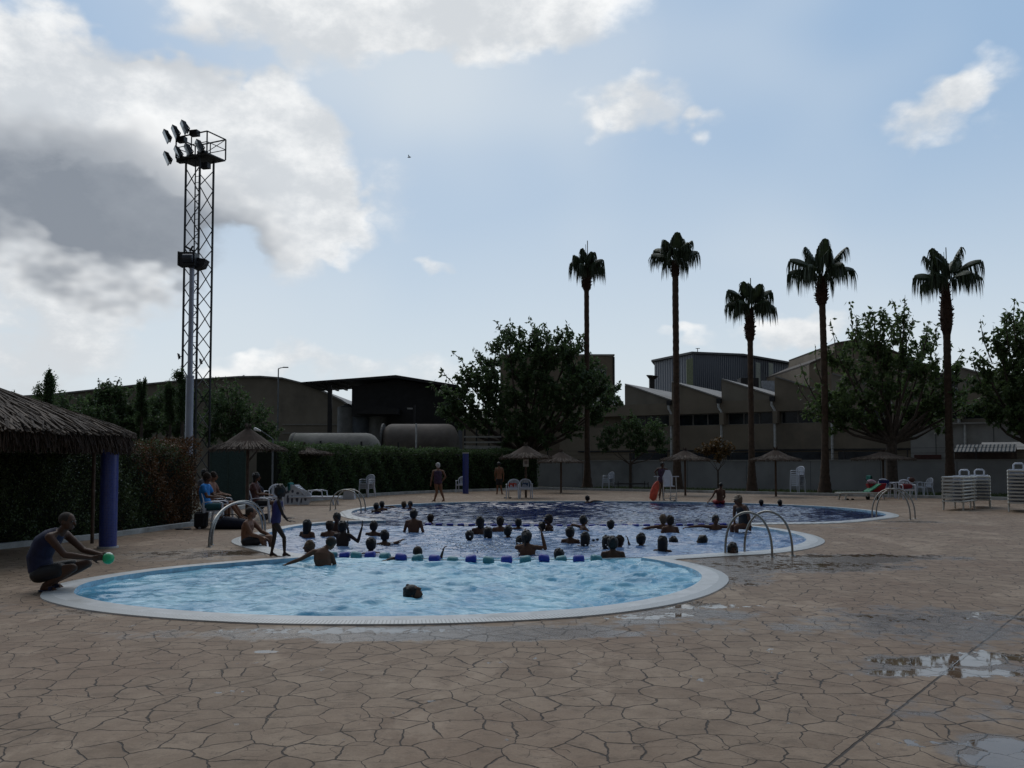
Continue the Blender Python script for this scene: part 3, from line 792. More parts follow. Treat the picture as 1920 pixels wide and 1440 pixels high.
# --- boundary wall with cap and wire fence behind it
W0, W1 = Vector((1.8, 64.4, 0)), Vector((40, 37.6, 0))
dW = (W1 - W0).normalized(); aW = math.atan2(dW.y, dW.x); LW = (W1 - W0).length
t = thing('boundary_wall', 'long blue grey rendered boundary wall with thin cap behind the palms', 'wall', (W0.x, W0.y, -.12), aW)
MB().box((LW / 2, 0, .93), (LW, .2, 1.86)).build('wall_face', wallgrey, t)
MB().box((LW / 2, 0, 1.88), (LW, .28, .07)).build('cap', concrete, t)
mb = MB()
for k in range(1, 12): mb.box((k * 4.0, -.102, .92), (.03, .01, 1.8))
mb.build('expansion_joints', mat('joint_wall', (.13, .135, .145), .9), t)
t = thing('wire_fence', 'thin wire fence on slim posts just behind the boundary wall', 'fence', (W0.x + .9, W0.y + 1.4, -.12), aW)
for k in range(13):
    MB().bar((k * 3.6, 0, 0), (k * 3.6, 0, 2.6), .06, hint=(1, 0, 0)).build('post', darkmetal, t)
mb = MB()
for z in (2.0, 2.3, 2.6): mb.bar((0, .04, z), (LW, .04, z), .018)
mb.build('wires', darkmetal, t)

# --- floodlight tower
TX, TY = (366 - 960) / F * 42, 42.0
TR = R(-25)
tw = thing('floodlight_tower', 'tall dark steel lattice floodlight tower with caged platform on top at the left', 'tower', (TX, TY, -.12), TR)
hw = .45; ztop = A(372, 300, 42).z + .12
legs = [(-hw, -hw), (hw, -hw), (hw, hw), (-hw, hw)]
for x, y in legs: MB().bar((x, y, 0), (x, y, ztop), .075, .075, hint=(1, 0, 0)).build('leg', darkmetal, tw)
for s_ in range(4):
    mb = MB(); (xa, ya), (xb, yb) = legs[s_], legs[(s_ + 1) % 4]; z = .4; st_ = .98; k = 0
    while z + st_ < ztop:
        if k % 2: mb.bar((xa, ya, z), (xb, yb, z + st_), .035)
        else: mb.bar((xb, yb, z), (xa, ya, z + st_), .035)
        z += st_; k += 1
    mb.build('bracing', darkmetal, tw)
mb = MB(); mb.bar((.10, -.38, 0), (.10, -.38, ztop), .045, hint=(1, 0, 0)); mb.bar((.36, -.38, 0), (.36, -.38, ztop), .045, hint=(1, 0, 0))
z = .3
while z < ztop: mb.bar((.10, -.38, z), (.36, -.38, z), .022); z += .3
mb.build('ladder', darkmetal, tw)
cgx, cgy, cgh = 1.0, .62, 1.05
cx_, cy_ = .0, .05
mb = MB(); mb.box((cx_, cy_, ztop + .03), (2 * cgx, 2 * cgy, .06)); mb.build('platform', mat('platform_grating', (.12, .12, .125), .6, metal=.2), tw)
mb = MB(); zb, zh = ztop + .06, ztop + 1.08
cor_ = [(cx_ - cgx, cy_ - cgy), (cx_ + cgx, cy_ - cgy), (cx_ + cgx, cy_ + cgy), (cx_ - cgx, cy_ + cgy)]
for i in range(4):
    (xa, ya), (xb, yb) = cor_[i], cor_[(i + 1) % 4]
    mb.bar((xa, ya, zb), (xa, ya, zh), .05, hint=(1, 0, 0)); mb.bar((xa, ya, zh), (xb, yb, zh), .05); mb.bar((xa, ya, (zb + zh) / 2), (xb, yb, (zb + zh) / 2), .03)
    if i % 2 == 0: mb.bar(((xa + xb) / 2, (ya + yb) / 2, zb), ((xa + xb) / 2, (ya + yb) / 2, zh), .04, hint=(1, 0, 0))
mb.bar((cx_ + cgx, cy_ - cgy, zb), (cx_ + cgx, cy_ + cgy, zh), .03)
mb.build('guard_rail', darkmetal, tw)
tloc = Vector((TX, TY, -.12)); Minv = Matrix.Rotation(-TR, 3, 'Z')
lampm = mat('lamp_casing', (.03, .03, .032), .5, metal=.3)
glassm = mat('lamp_glass', (.25, .26, .28), .15)
def lamp(px, py, dd, sz, aim, parent, base, M, d0):
    q = M @ (A(px, py, d0 + dd) - base)
    aim = (M @ Vector(aim)).normalized(); f, s_, u = basis(aim)
    b = MB()
    c = [q + s_ * (x * sz * .5) + u * (y * sz * .5) + f * (z * sz * .35) for z in (-.5, .6) for x, y in ((-1, -1), (1, -1), (1, 1), (-1, 1))]
    bk = [q + (p_ - q) * .62 for p_ in c[:4]]
    b.add(bk + c[4:], [(3, 2, 1, 0), (4, 5, 6, 7), (0, 1, 5, 4), (1, 2, 6, 5), (2, 3, 7, 6), (3, 0, 4, 7)])
    hb = q - f * sz * .35; b.loft([q + s_ * sz * .6, q + s_ * sz * .6 - u * sz * .35 - f * sz * .1, q - s_ * sz * .6 - u * sz * .35 - f * sz * .1, q - s_ * sz * .6], sz * .045, n=6)
    o = b.build('floodlight', lampm, parent)
    g = MB(); g.add([p_ + f * .004 for p_ in (q + (c_ - q) * .88 + f * (c_ - q).dot(f) * .12 for c_ in c[4:])], [(0, 1, 2, 3)]); g.build('lens', glassm, o)
for (a_, b_, dd) in ((315, 255, -.1), (331, 247, -.3), (348, 238, -.6), (316, 296, -.1), (336, 286, -.2), (355, 281, -.5), (376, 274, -.9)):
    lamp(a_, b_, dd, .60, (-.85, -.45, -.42), tw, tloc, Minv, TY)
for (a_, b_, dd) in ((341, 262, .1), (365, 250, -.3), (341, 300, .1), (360, 296, -.1), (380, 289, -.5), (385, 311, -.2)):
    q = Minv @ (A(a_, b_, TY + dd) - tloc); MB().box(q, (.42, .3, .26), rz=.2).build('control_gear_box', darkmetal, tw)
for (a_, b_, dd) in ((336, 668, -.3), (377, 678, -.7)):
    lamp(a_, b_, dd, .30, (-.9, -.4, -.2), tw, tloc, Minv, TY)
mb = MB(); q = Minv @ (A(336, 668, TY - .3) - tloc); mb.bar(q, (-hw, -hw, q.z), .04); mb.build('lamp_arm', darkmetal, tw)

# --- lamp pole in front of the tower
PX, PY = (354 - 960) / F * 23.5, 23.5
lp = thing('lamp_pole', 'pale grey two stage lamp pole rising from the hedge with black floodlights at its top', 'lamp pole', (PX, PY, -.1))
poleb = Vector((PX, PY, -.1))
zc = A(357, 708, PY).z + .1; zt = A(358, 503, PY).z + .1
polem = mat('pole_grey', (.36, .38, .44), .45, metal=.2, ns=2, na=.1)
MB().loft([(0, 0, 0), (0, 0, zc)], [.108, .100], n=20).build('lower_shaft', polem, lp, smooth=True)
MB().loft([(0, 0, zc + .002), (0, 0, zc + .05), (0, 0, zc + .051), (0, 0, zt)], [.112, .112, .068, .060], n=20).build('upper_shaft', polem, lp, smooth=True)
MB().loft([(0, 0, zt), (0, 0, zt + .16)], [.085, .085], n=12).build('collar', lampm, lp)
MB().bar((-.2, 0, zt + .17), (.32, .1, zt + .17), .07).build('crossbar', lampm, lp)
q = A(355, 487, PY) - poleb; MB().box(q, (.40, .32, .36)).build('floodlight', lampm, lp)
MB().loft([q + Vector((-.1, -.165, 0)), q + Vector((.17, -.165, 0))], .12, n=16).build('lamp_hood', mat('lamp_hood', (.06, .065, .08), .35, metal=.5), lp, smooth=True)
MB().box(q + Vector((-.235, 0, 0)), (.05, .34, .38)).build('lamp_front_frame', lampm, lp)
q = A(370, 490, PY) - poleb; MB().prism([q + Vector((-.1, .05, -.2)), q + Vector((.12, .05, -.14)), q + Vector((.22, .05, .07)), q + Vector((-.02, .05, .12))], (0, .3, 0)).build('floodlight', lampm, lp)
q = A(357, 468, PY) - poleb; mb = MB(); mb.bar(q + Vector((-.13, 0, .08)), q + Vector((.12, 0, -.06)), .05); mb.bar(q + Vector((-.02, 0, -.05)), q + Vector((.07, 0, .1)), .04); mb.build('top_bracket', lampm, lp)

# --- street lamps
def slamp(px, pyb, pyt, D_, arm, label, head):
    q = A(px, pyt, D_); t = thing('street_lamp', label, 'street lamp', (q.x, D_, -.12)); h_ = q.z + .12
    MB().loft([(0, 0, 0), (0, 0, h_ * .5), (0, 0, h_)], [.075, .06, .045], n=10).build('pole', MATS['lattice_steel'], t, smooth=True)
    if arm:
        MB().loft([(0, 0, h_), (.02, 0, h_ + .04), (arm * .5, 0, h_ + .09), (arm, 0, h_ + .12)], [.045, .04, .035, .03], n=8).build('arm', MATS['lattice_steel'], t)
        MB().box((arm + .2, 0, h_ + .13), (.4, .16, .07)).build('lamp_head', head, t)
    return t
slamp(522, 800, 692, 66, .35, 'tall slim street lamp in front of the arched warehouse', lampm)
q = A(511, 868, 31); t = thing('street_lamp', 'short angled lamp with a bright white head above the straw parasol', 'street lamp', (q.x, 31, -.12))
h_ = A(510, 823, 31).z + .12; hd_ = A(483, 806, 31) - Vector((q.x, 31, -.12))
MB().loft([(0, 0, 0), (0, 0, h_)], .03, n=8).build('pole', MATS['lattice_steel'], t)
MB().loft([(0, 0, h_), hd_ + Vector((.12, 0, -.03))], .018, n=6).build('arm', MATS['lattice_steel'], t)
MB().cap(hd_ + Vector((.1, 0, -.04)), hd_ + Vector((-.08, 0, .03)), .035, .06).build('lamp_head', mat('white_lamp', (.8, .8, .8), .3), t, smooth=True)
q = A(770, 766, 58); t = thing('street_lamp', 'small lamp on a dark mast in front of the dark canopy', 'street lamp', (q.x + .25, 58, -.12))
MB().bar((0, 0, 0), (0, 0, A(772, 755, 58).z), .12, hint=(1, 0, 0)).build('pole', darkmetal, t)
MB().box((-.3, 0, q.z + .12), (.35, .2, .1)).build('lamp_head', mat('grey_lamp', (.4, .4, .4), .4), t)
q = A(780, 868, 60); t = thing('vent_pipe', 'thin upright pipe beside the mast in front of the brown tank', 'pipe', (A(780, 868, 51).x, 51, -.12))
MB().loft([(0, 0, 0), (0, 0, A(780, 790, 51).z)], .05, n=8).build('pipe', pipem, t)

# --- green mesh fence
a, b = G(398, 949), G(560, 944)
q = Vector((a.x, 31.5, 0)); aa = math.atan2((b - a).y + .6, (b - a).x)
t = thing('mesh_fence', 'dark green mesh fence panels on thin posts beside the tower base', 'fence', (A(395, 868, 31.5).x, 31.5, -.12), .05)
for k in range(3):
    MB().bar((k * .62, 0, 0), (k * .62, 0, 2.35), .05, hint=(1, 0, 0)).build('post', mat('green_post', (.03, .06, .05), .6), t)
for k in range(2): MB().box((k * .62 + .31, 0, 1.2), (.56, .02, 2.2)).build('mesh_panel', mat('green_mesh', (.035, .065, .062), .8, ns=40, na=.4), t)
# ================================================================ VEGETATION
leaf_dark = mat('leaf_dark', (.095, .150, .058), .55, island=.6, dirt=(.030, .052, .024), transl=.5)
leaf_big = mat('leaf_mulberry', (.125, .185, .065), .5, island=.6, dirt=(.040, .068, .030), transl=.55)
leaf_hedge = mat('leaf_hedge', (.105, .150, .050), .55, island=.8, dirt=(.015, .022, .010), transl=.2)
leaf_red = mat('leaf_reddish', (.20, .085, .028), .55, island=.85, dirt=(.035, .030, .012), transl=.2)
leaf_orange = mat('leaf_orange', (.22, .12, .035), .55, island=.8, dirt=(.03, .032, .014), transl=.25)
bark = mat('bark', (.085, .065, .052), .95, ns=7, na=.35, bump=.7, bs=18)
palmbark = mat('palm_bark', (.085, .055, .038), .95, ns=5, na=.3, bump=.8, bs=14)
palmskirt = mat('palm_skirt', (.070, .036, .024), .95, island=.6, dirt=(.04, .022, .016))
palmleaf = mat('palm_leaf', (.055, .080, .034), .5, island=.55, dirt=(.022, .034, .016), transl=.15)
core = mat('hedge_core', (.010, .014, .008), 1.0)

def shoots(npr, base, tip, nl, ll, drop=.5, spread=.03):
    """leaf positions and directions along a shoot"""
    t = npr.random(nl) ** .8; P = base + (tip - base) * t[:, None] + npr.normal(size=(nl, 3)) * spread
    d = npr.normal(size=(nl, 3)); d[:, 2] -= drop * 1.6
    return P, d
def tree(name, label, cat, base, blobs, trunk_h, trunk_r, nshoot, per, ll, lw, leafm, spikes=(), seed=1, group=None, lean=(0, 0), limbs=True, up=.35):
    npr = np.random.default_rng(seed); b = Vector(base)
    t = thing(name, label, cat, b, group=group)
    fork = Vector((lean[0], lean[1], trunk_h))
    mb = MB(); m_ = fork * .5 + Vector((lean[0] * -.2, 0, 0))
    mb.loft([(0, 0, -.1), (0, 0, .15), m_, fork], [trunk_r * 1.5, trunk_r * 1.12, trunk_r * .95, trunk_r * .92], n=12)
    nodes = []
    for (bx, by, bz, br) in blobs:
        c = Vector((bx, by, bz)) - b; s0 = fork - Vector((0, 0, trunk_h * .08 * npr.random()))
        mid = s0.lerp(c, .5) + Vector((npr.normal() * .15, npr.normal() * .15, -abs(npr.normal()) * .15 - .1 * (c - s0).length * .5))
        r0 = trunk_r * (.45 if limbs else .4); mb.loft([s0, mid, c], [r0, r0 * .55, r0 * .22], n=7); nodes.append((c, br, mid))
    PP = []; DD = []
    tot = sum(br ** 2 for _, br, _ in nodes)
    for c, br, mid in nodes:
        k = max(4, int(nshoot * br ** 2 / tot))
        for i in range(k):
            d = npr.normal(size=3); d /= np.linalg.norm(d); rad = br * (.45 + .55 * npr.random() ** .5)
            s0 = np.array(c.lerp(mid, npr.random() * .5)) + d * rad * .25 * npr.random()
            e0 = np.array(c) + d * rad + np.array((0, 0, up * br * npr.random()))
            P, Dd = shoots(npr, s0 + (e0 - s0) * .35, e0, per, ll); PP.append(P); DD.append(Dd)
            if i % 4 == 0:
                mm = (s0 + e0) / 2 + npr.normal(size=3) * .06; mb.loft([Vector(s0), Vector(mm), Vector(e0)], [trunk_r * .12, trunk_r * .07, .008], n=4, caps=False)
    for (sx, sy, sz, ex, ey, ez, nl) in spikes:
        s0 = np.array((sx, sy, sz)) - np.array(b); e0 = np.array((ex, ey, ez)) - np.array(b)
        mm = (s0 + e0) / 2 + npr.normal(size=3) * .12
        P, Dd = shoots(npr, s0, mm, nl // 2, ll, .6, .13); PP.append(P); DD.append(Dd)
        P, Dd = shoots(npr, mm, e0, nl // 2, ll, .6, .08); PP.append(P); DD.append(Dd)
        mb.loft([Vector(s0), Vector(mm), Vector(e0)], [.035, .025, .008], n=5, caps=False)
    mb.build('trunk', bark, t, smooth=True)
    P = np.concatenate(PP); Dd = np.concatenate(DD); n = len(P)
    leafmesh('crown', P, Dd, ll * (.6 + .7 * npr.random(n)), lw * (.7 + .5 * npr.random(n)), leafm, t, seed=seed)
    return t
def pb(lst, D, dj=1.2, seed=0):       # pixel blobs -> world blobs
    r = random.Random(seed); out = []
    for (px, py, pr) in lst:
        d = D + r.uniform(-dj, dj); q = A(px, py, d); out.append((q.x, q.y, q.z, pr / ppm(d)))
    return out
def ps(lst, D):
    out = []
    for (x0, y0, x1, y1, n) in lst: a, b = A(x0, y0, D), A(x1, y1, D); out.append((a.x, a.y, a.z, b.x, b.y, b.z, n))
    return out
# big central tree
D = 56
tree('broadleaf_tree', 'large dense broadleaf tree with drooping leaves in front of the brown block', 'tree', (A(985, 868, D).x, D, -.12),
     pb([(868, 770, 46), (905, 712, 40), (870, 710, 30), (955, 650, 36), (990, 690, 55), (1035, 655, 44), (1080, 680, 36), (1075, 735, 58), (1000, 750, 62), (935, 750, 50), (1125, 765, 36), (1060, 790, 42), (960, 800, 44), (900, 790, 34), (835, 765, 28), (1010, 815, 34), (1150, 740, 26), (920, 670, 34), (1070, 650, 36), (1100, 700, 36), (1120, 720, 30), (850, 735, 28), (985, 640, 34), (1020, 632, 26)], D, 1.6),
     2.3, .34, 680, 34, .30, .15, leaf_dark, ps([(880, 700, 846, 658, 26), (905, 690, 888, 650, 24), (850, 720, 826, 688, 22), (945, 640, 932, 602, 26), (965, 640, 962, 605, 26), (1000, 640, 992, 596, 28), (1010, 640, 1020, 606, 26), (1045, 640, 1044, 612, 24), (1070, 655, 1068, 626, 20), (1090, 655, 1097, 622, 18), (925, 660, 915, 640, 24), (1140, 740, 1156, 728, 14), (820, 740, 812, 716, 14)], D), seed=3)
# tree right of centre with open crown
D = 47
tree('mulberry_tree', 'pollarded tree with open spiky crown standing behind the parasol left of the rightmost palm', 'tree', (A(1672, 868, D).x, D, -.12),
     pb([(1555, 755, 44), (1600, 700, 42), (1585, 760, 40), (1650, 730, 50), (1640, 665, 34), (1690, 690, 38), (1700, 750, 48), (1740, 690, 34), (1770, 745, 46), (1530, 775, 30), (1735, 775, 36), (1640, 775, 36), (1800, 700, 24), (1815, 760, 28), (1570, 795, 26), (1610, 790, 26), (1720, 800, 24), (1765, 795, 26), (1540, 740, 26), (1605, 635, 30), (1640, 615, 34), (1690, 610, 34), (1740, 640, 34), (1775, 690, 30), (1570, 665, 28), (1715, 670, 34), (1660, 650, 36), (1630, 800, 24), (1705, 792, 28), (1590, 785, 34), (1750, 760, 34)], D, 1.5),
     2.9, .30, 430, 30, .28, .14, leaf_big, ps([(1600, 670, 1594, 566, 44), (1600, 660, 1606, 590, 24), (1625, 650, 1632, 578, 34), (1650, 650, 1650, 575, 40), (1665, 640, 1672, 560, 40), (1690, 660, 1697, 553, 48), (1700, 660, 1712, 596, 30), (1730, 660, 1737, 610, 26), (1745, 670, 1760, 604, 30), (1770, 680, 1783, 640, 24),
     (1570, 690, 1557, 598, 30), (1560, 700, 1548, 640, 22), (1545, 730, 1528, 645, 18), (1530, 750, 1500, 680, 26), (1520, 760, 1492, 708, 24), (1795, 690, 1808, 655, 22), (1815, 720, 1828, 690, 20)], D), seed=8)
D = 44
tree('mulberry_tree', 'leafy tree cut by the right edge of the view with tall upright shoots', 'tree', (A(1935, 868, D).x, D, -.12),
     pb([(1860, 720, 40), (1900, 680, 44), (1880, 760, 44), (1930, 730, 54), (1940, 650, 40), (1990, 700, 60), (1850, 775, 28), (1920, 790, 36), (1985, 780, 40), (1870, 640, 28), (1905, 610, 30), (1845, 690, 24)], D, 1.3),
     2.6, .28, 330, 30, .28, .14, leaf_big, ps([(1890, 650, 1885, 590, 40), (1905, 640, 1902, 560, 44), (1860, 680, 1838, 598, 30), (1850, 700, 1825, 650, 26), (1840, 720, 1822, 668, 22), (1875, 660, 1862, 610, 24), (1925, 640, 1928, 566, 44)], D), seed=12)
# small trees on the verge
D = 54
tree('small_tree', 'small slender tree with a low dark crown by the white stacked chairs and the wall', 'tree', (A(1182, 868, D).x, D, -.12),
     pb([(1150, 820, 28), (1180, 800, 30), (1215, 815, 30), (1240, 830, 22), (1195, 835, 26), (1130, 830, 18), (1235, 800, 18)], D, .8), 1.7, .10, 190, 26, .20, .09, leaf_dark, seed=5, limbs=False)
D = 51
tree('small_tree', 'small tree with orange tinted leaves behind the person sitting on the far pool edge', 'tree', (A(1346, 868, D).x, D, -.12),
     pb([(1345, 838, 18), (1325, 842, 13), (1366, 840, 13), (1350, 855, 14), (1310, 842, 7)], D, .4), 1.3, .055, 90, 22, .17, .08, leaf_orange, seed=6, limbs=False)
# dark mass of trees on the left, each its own tree
for k, (bx, D, bl, lab, sd_) in enumerate((
    (455, 46, [(430, 760, 48), (470, 790, 44), (400, 800, 44), (505, 815, 28), (440, 820, 40), (395, 745, 24)], 'dark bushy tree behind the tower base and its mesh fence', 21),
    (300, 44, [(300, 780, 44), (265, 800, 40), (340, 790, 40), (310, 745, 22), (350, 745, 24)], 'dark dense tree left of the grey lamp pole', 22),
    (205, 42, [(205, 735, 26), (235, 760, 34), (185, 760, 30), (160, 790, 40), (220, 800, 40)], 'rounded tree with feathery top above the thatched roof', 23),
    (90, 43, [(80, 790, 50), (120, 780, 40), (20, 790, 50), (140, 765, 24)], 'dark broad tree directly behind the thatched roof', 24))):
    tree('bushy_tree', lab, 'tree', (A(bx, 868, D).x, D, -.12), pb(bl, D, 1.2, sd_), 1.6, .2, 300, 26, .19, .09, leaf_dark,
         ps([[(380, 720, 415, 708, 16), (410, 735, 396, 705, 16)], [(262, 745, 264, 718, 14), (330, 740, 336, 722, 12)], [(195, 730, 186, 712, 16), (215, 730, 222, 712, 16), (200, 720, 203, 710, 10)], [(60, 760, 50, 745, 10)]][k], D), seed=sd_, group='dark trees behind the left hedge')
# cypress like dark spires
D = 40
for k, (px, yt, yb, w_, lab) in enumerate(((88, 699, 765, 9, 'tall knobbly dark spire of a conifer above the thatched roof, highest of the dark spires'), (264, 716, 790, 9, 'dark blunt spire of a conifer between thatched roof and lamp pole'), (341, 698, 780, 9, 'narrow dark conifer spire touching the grey lamp pole'), (318, 722, 790, 10, 'low dark conifer spire just left of the lamp pole'))):
    b = A(px, 868, D); npr = np.random.default_rng(40 + k)
    t = thing('conifer', lab, 'conifer', (b.x, D, -.12), group='dark conifer spires on the left')
    h0, h1 = A(px, yb, D).z, A(px, yt, D).z
    MB().loft([(0, 0, 0), (0, 0, h1 - .2)], [.12, .03], n=7).build('trunk', bark, t)
    PP = []
    nb_ = 16
    for i in range(nb_):
        z = h0 + (h1 - h0) * i / nb_; rr = w_ / ppm(D) * (1.0 - .55 * (i / nb_)) * (1.1 if i % 3 else .6); off = np.array((npr.normal() * .1, npr.normal() * .1, z + .12))
        PP.append(off + npr.normal(size=(260, 3)) * np.array((rr * .5, rr * .5, .13)))
    if k == 0:
        for (qx, qy) in ((-15, 728), (-17, 738), (-13, 742), (9, 712), (10, 722), (8, 735)):
            q = A(px + qx, qy, D); PP.append(np.array((q.x - b.x, 0, q.z + .12)) + npr.normal(size=(140, 3)) * .10)
    if k == 2:
        for (qx, qy) in ((-12, 706), (-8, 702)): q = A(px + qx, qy, D); PP.append(np.array((q.x - b.x, 0, q.z + .12)) + npr.normal(size=(120, 3)) * .09)
    P = np.concatenate(PP); Dd = npr.normal(size=P.shape); Dd[:, 2] += .8
    leafmesh('crown', P, Dd, .11, .045, leaf_dark, t, seed=50 + k)

# --- hedges
def hedge(pts, h_, th, n, ll, label, leafs, seed, flowers=0, dens_top=1.0, hvar=.12, z0=-.1):
    npr = np.random.default_rng(seed); pts = [Vector((*p[:2], 0)) for p in pts]
    t = thing('hedge', label, 'hedge', pts[0])
    segs = [(pts[i], pts[i + 1]) for i in range(len(pts) - 1)]; Ls = [(b - a).length for a, b in segs]; tot = sum(Ls)
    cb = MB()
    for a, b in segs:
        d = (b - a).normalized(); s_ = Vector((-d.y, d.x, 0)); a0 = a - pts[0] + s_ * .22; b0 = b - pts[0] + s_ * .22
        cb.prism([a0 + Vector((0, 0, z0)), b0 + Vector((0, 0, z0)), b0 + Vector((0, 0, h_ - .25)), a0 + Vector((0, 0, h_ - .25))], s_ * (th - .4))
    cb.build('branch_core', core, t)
    res = {}
    for i in range(len(leafs)): res[i] = ([], [])
    fl = []
    for (a, b), L_ in zip(segs, Ls):
        m_ = int(n * L_ / tot); d = (b - a).normalized(); s_ = Vector((-d.y, d.x, 0)); d_ = np.array(d); sn = np.array(s_); a0 = np.array(a - pts[0])
        u = npr.random(m_) * L_
        top = npr.random(m_) < .30 * dens_top
        gx = u + float((a - pts[0]).length)
        hh = h_ + hvar * np.sin(gx * 1.3) * .6 + hvar * np.sin(gx * 3.1 + 1) * .4 + hvar * .5 * np.sin(gx * 7)
        z = np.where(top, hh + npr.normal(size=m_) * .05, z0 + (hh - z0) * npr.random(m_))
        y = np.where(top, npr.random(m_) * th, .10 + .09 * np.sin(gx * 4 + z * 3) + .06 * np.sin(gx * 9 - z * 7) + npr.normal(size=m_) * .06)
        P = a0 + d_ * u[:, None] + sn * y[:, None]; P[:, 2] = z
        D_ = npr.normal(size=(m_, 3)); D_ -= sn * .5; D_[:, 2] += .3
        cl = (gx / tot + .10 * np.sin(gx * 2.1 + z * 2.4) + .05 * npr.normal(size=m_))
        idx = np.clip((cl > .78).astype(int), 0, len(leafs) - 1) if len(leafs) > 1 else np.zeros(m_, int)
        for q in range(len(leafs)): res[q][0].append(P[idx == q]); res[q][1].append(D_[idx == q])
        if flowers:
            f_ = (np.sin(gx * 1.1 + 1) + np.sin(gx * 2.7 + z * 3) > .55) & (z > h_ * .45) & (npr.random(m_) < flowers)
            fl.append(P[f_] - sn * .05)
    for q in range(len(leafs)):
        P = np.concatenate(res[q][0]); D_ = np.concatenate(res[q][1])
        if len(P): leafmesh('foliage', P, D_, ll * (.6 + .8 * npr.random(len(P))), ll * .5, leafs[q], t, seed=seed + q)
    if fl:
        P = np.concatenate(fl); o = leafmesh('blossom', P, npr.normal(size=P.shape), .035, .03, mat('blossom_white', (.42, .45, .40), .6), t, seed=seed + 9); o['kind'] = 'stuff'
    return t
hp = [G(-300, 1075), G(0, 1027), G(190, 1007), G(375, 982)]
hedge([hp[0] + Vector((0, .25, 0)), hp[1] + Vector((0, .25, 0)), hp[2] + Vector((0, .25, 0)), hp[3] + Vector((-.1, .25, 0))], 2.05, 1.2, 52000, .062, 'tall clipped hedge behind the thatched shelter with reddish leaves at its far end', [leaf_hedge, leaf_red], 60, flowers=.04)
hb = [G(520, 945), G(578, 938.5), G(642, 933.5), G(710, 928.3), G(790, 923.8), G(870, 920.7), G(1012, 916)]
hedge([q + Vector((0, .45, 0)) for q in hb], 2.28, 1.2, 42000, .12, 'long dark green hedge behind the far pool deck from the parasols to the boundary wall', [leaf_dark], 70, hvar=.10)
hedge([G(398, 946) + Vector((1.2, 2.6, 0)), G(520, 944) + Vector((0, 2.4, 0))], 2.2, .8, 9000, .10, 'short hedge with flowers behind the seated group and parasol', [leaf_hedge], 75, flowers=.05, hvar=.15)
for k, px in enumerate((617, 680, 741)):
    q = A(px, 868, 44.5); o = MB().bar((0, 0, 0), (0, 0, 2.8), .09, hint=(1, 0, 0)).build('fence_post', darkmetal, loc=(q.x, 42.5 + k * 1.6, -.12)); tag(o, ['dark post above the hedge, nearest the tank\'s left end', 'middle dark post above the hedge in front of the pale tank', 'dark post above the hedge right of the pale tank'][k], 'post', 'posts behind the hedge')
# low grass on the verge below the wall
npr = np.random.default_rng(90); n_ = 26000
u = npr.random(n_); base_ = np.array((2.5, 53.5)) + u[:, None] * np.array((31, -22.5)); off = npr.random(n_) * 7.0
P = np.zeros((n_, 3)); P[:, 0] = base_[:, 0] + off * .57; P[:, 1] = base_[:, 1] + off * .82; P[:, 2] = -.12
Dd = npr.normal(size=(n_, 3)) * .5; Dd[:, 2] = 1
o = leafmesh('grass', P, Dd, .10 + .16 * npr.random(n_), .035, leaf_hedge, seed=91); o['kind'] = 'stuff'

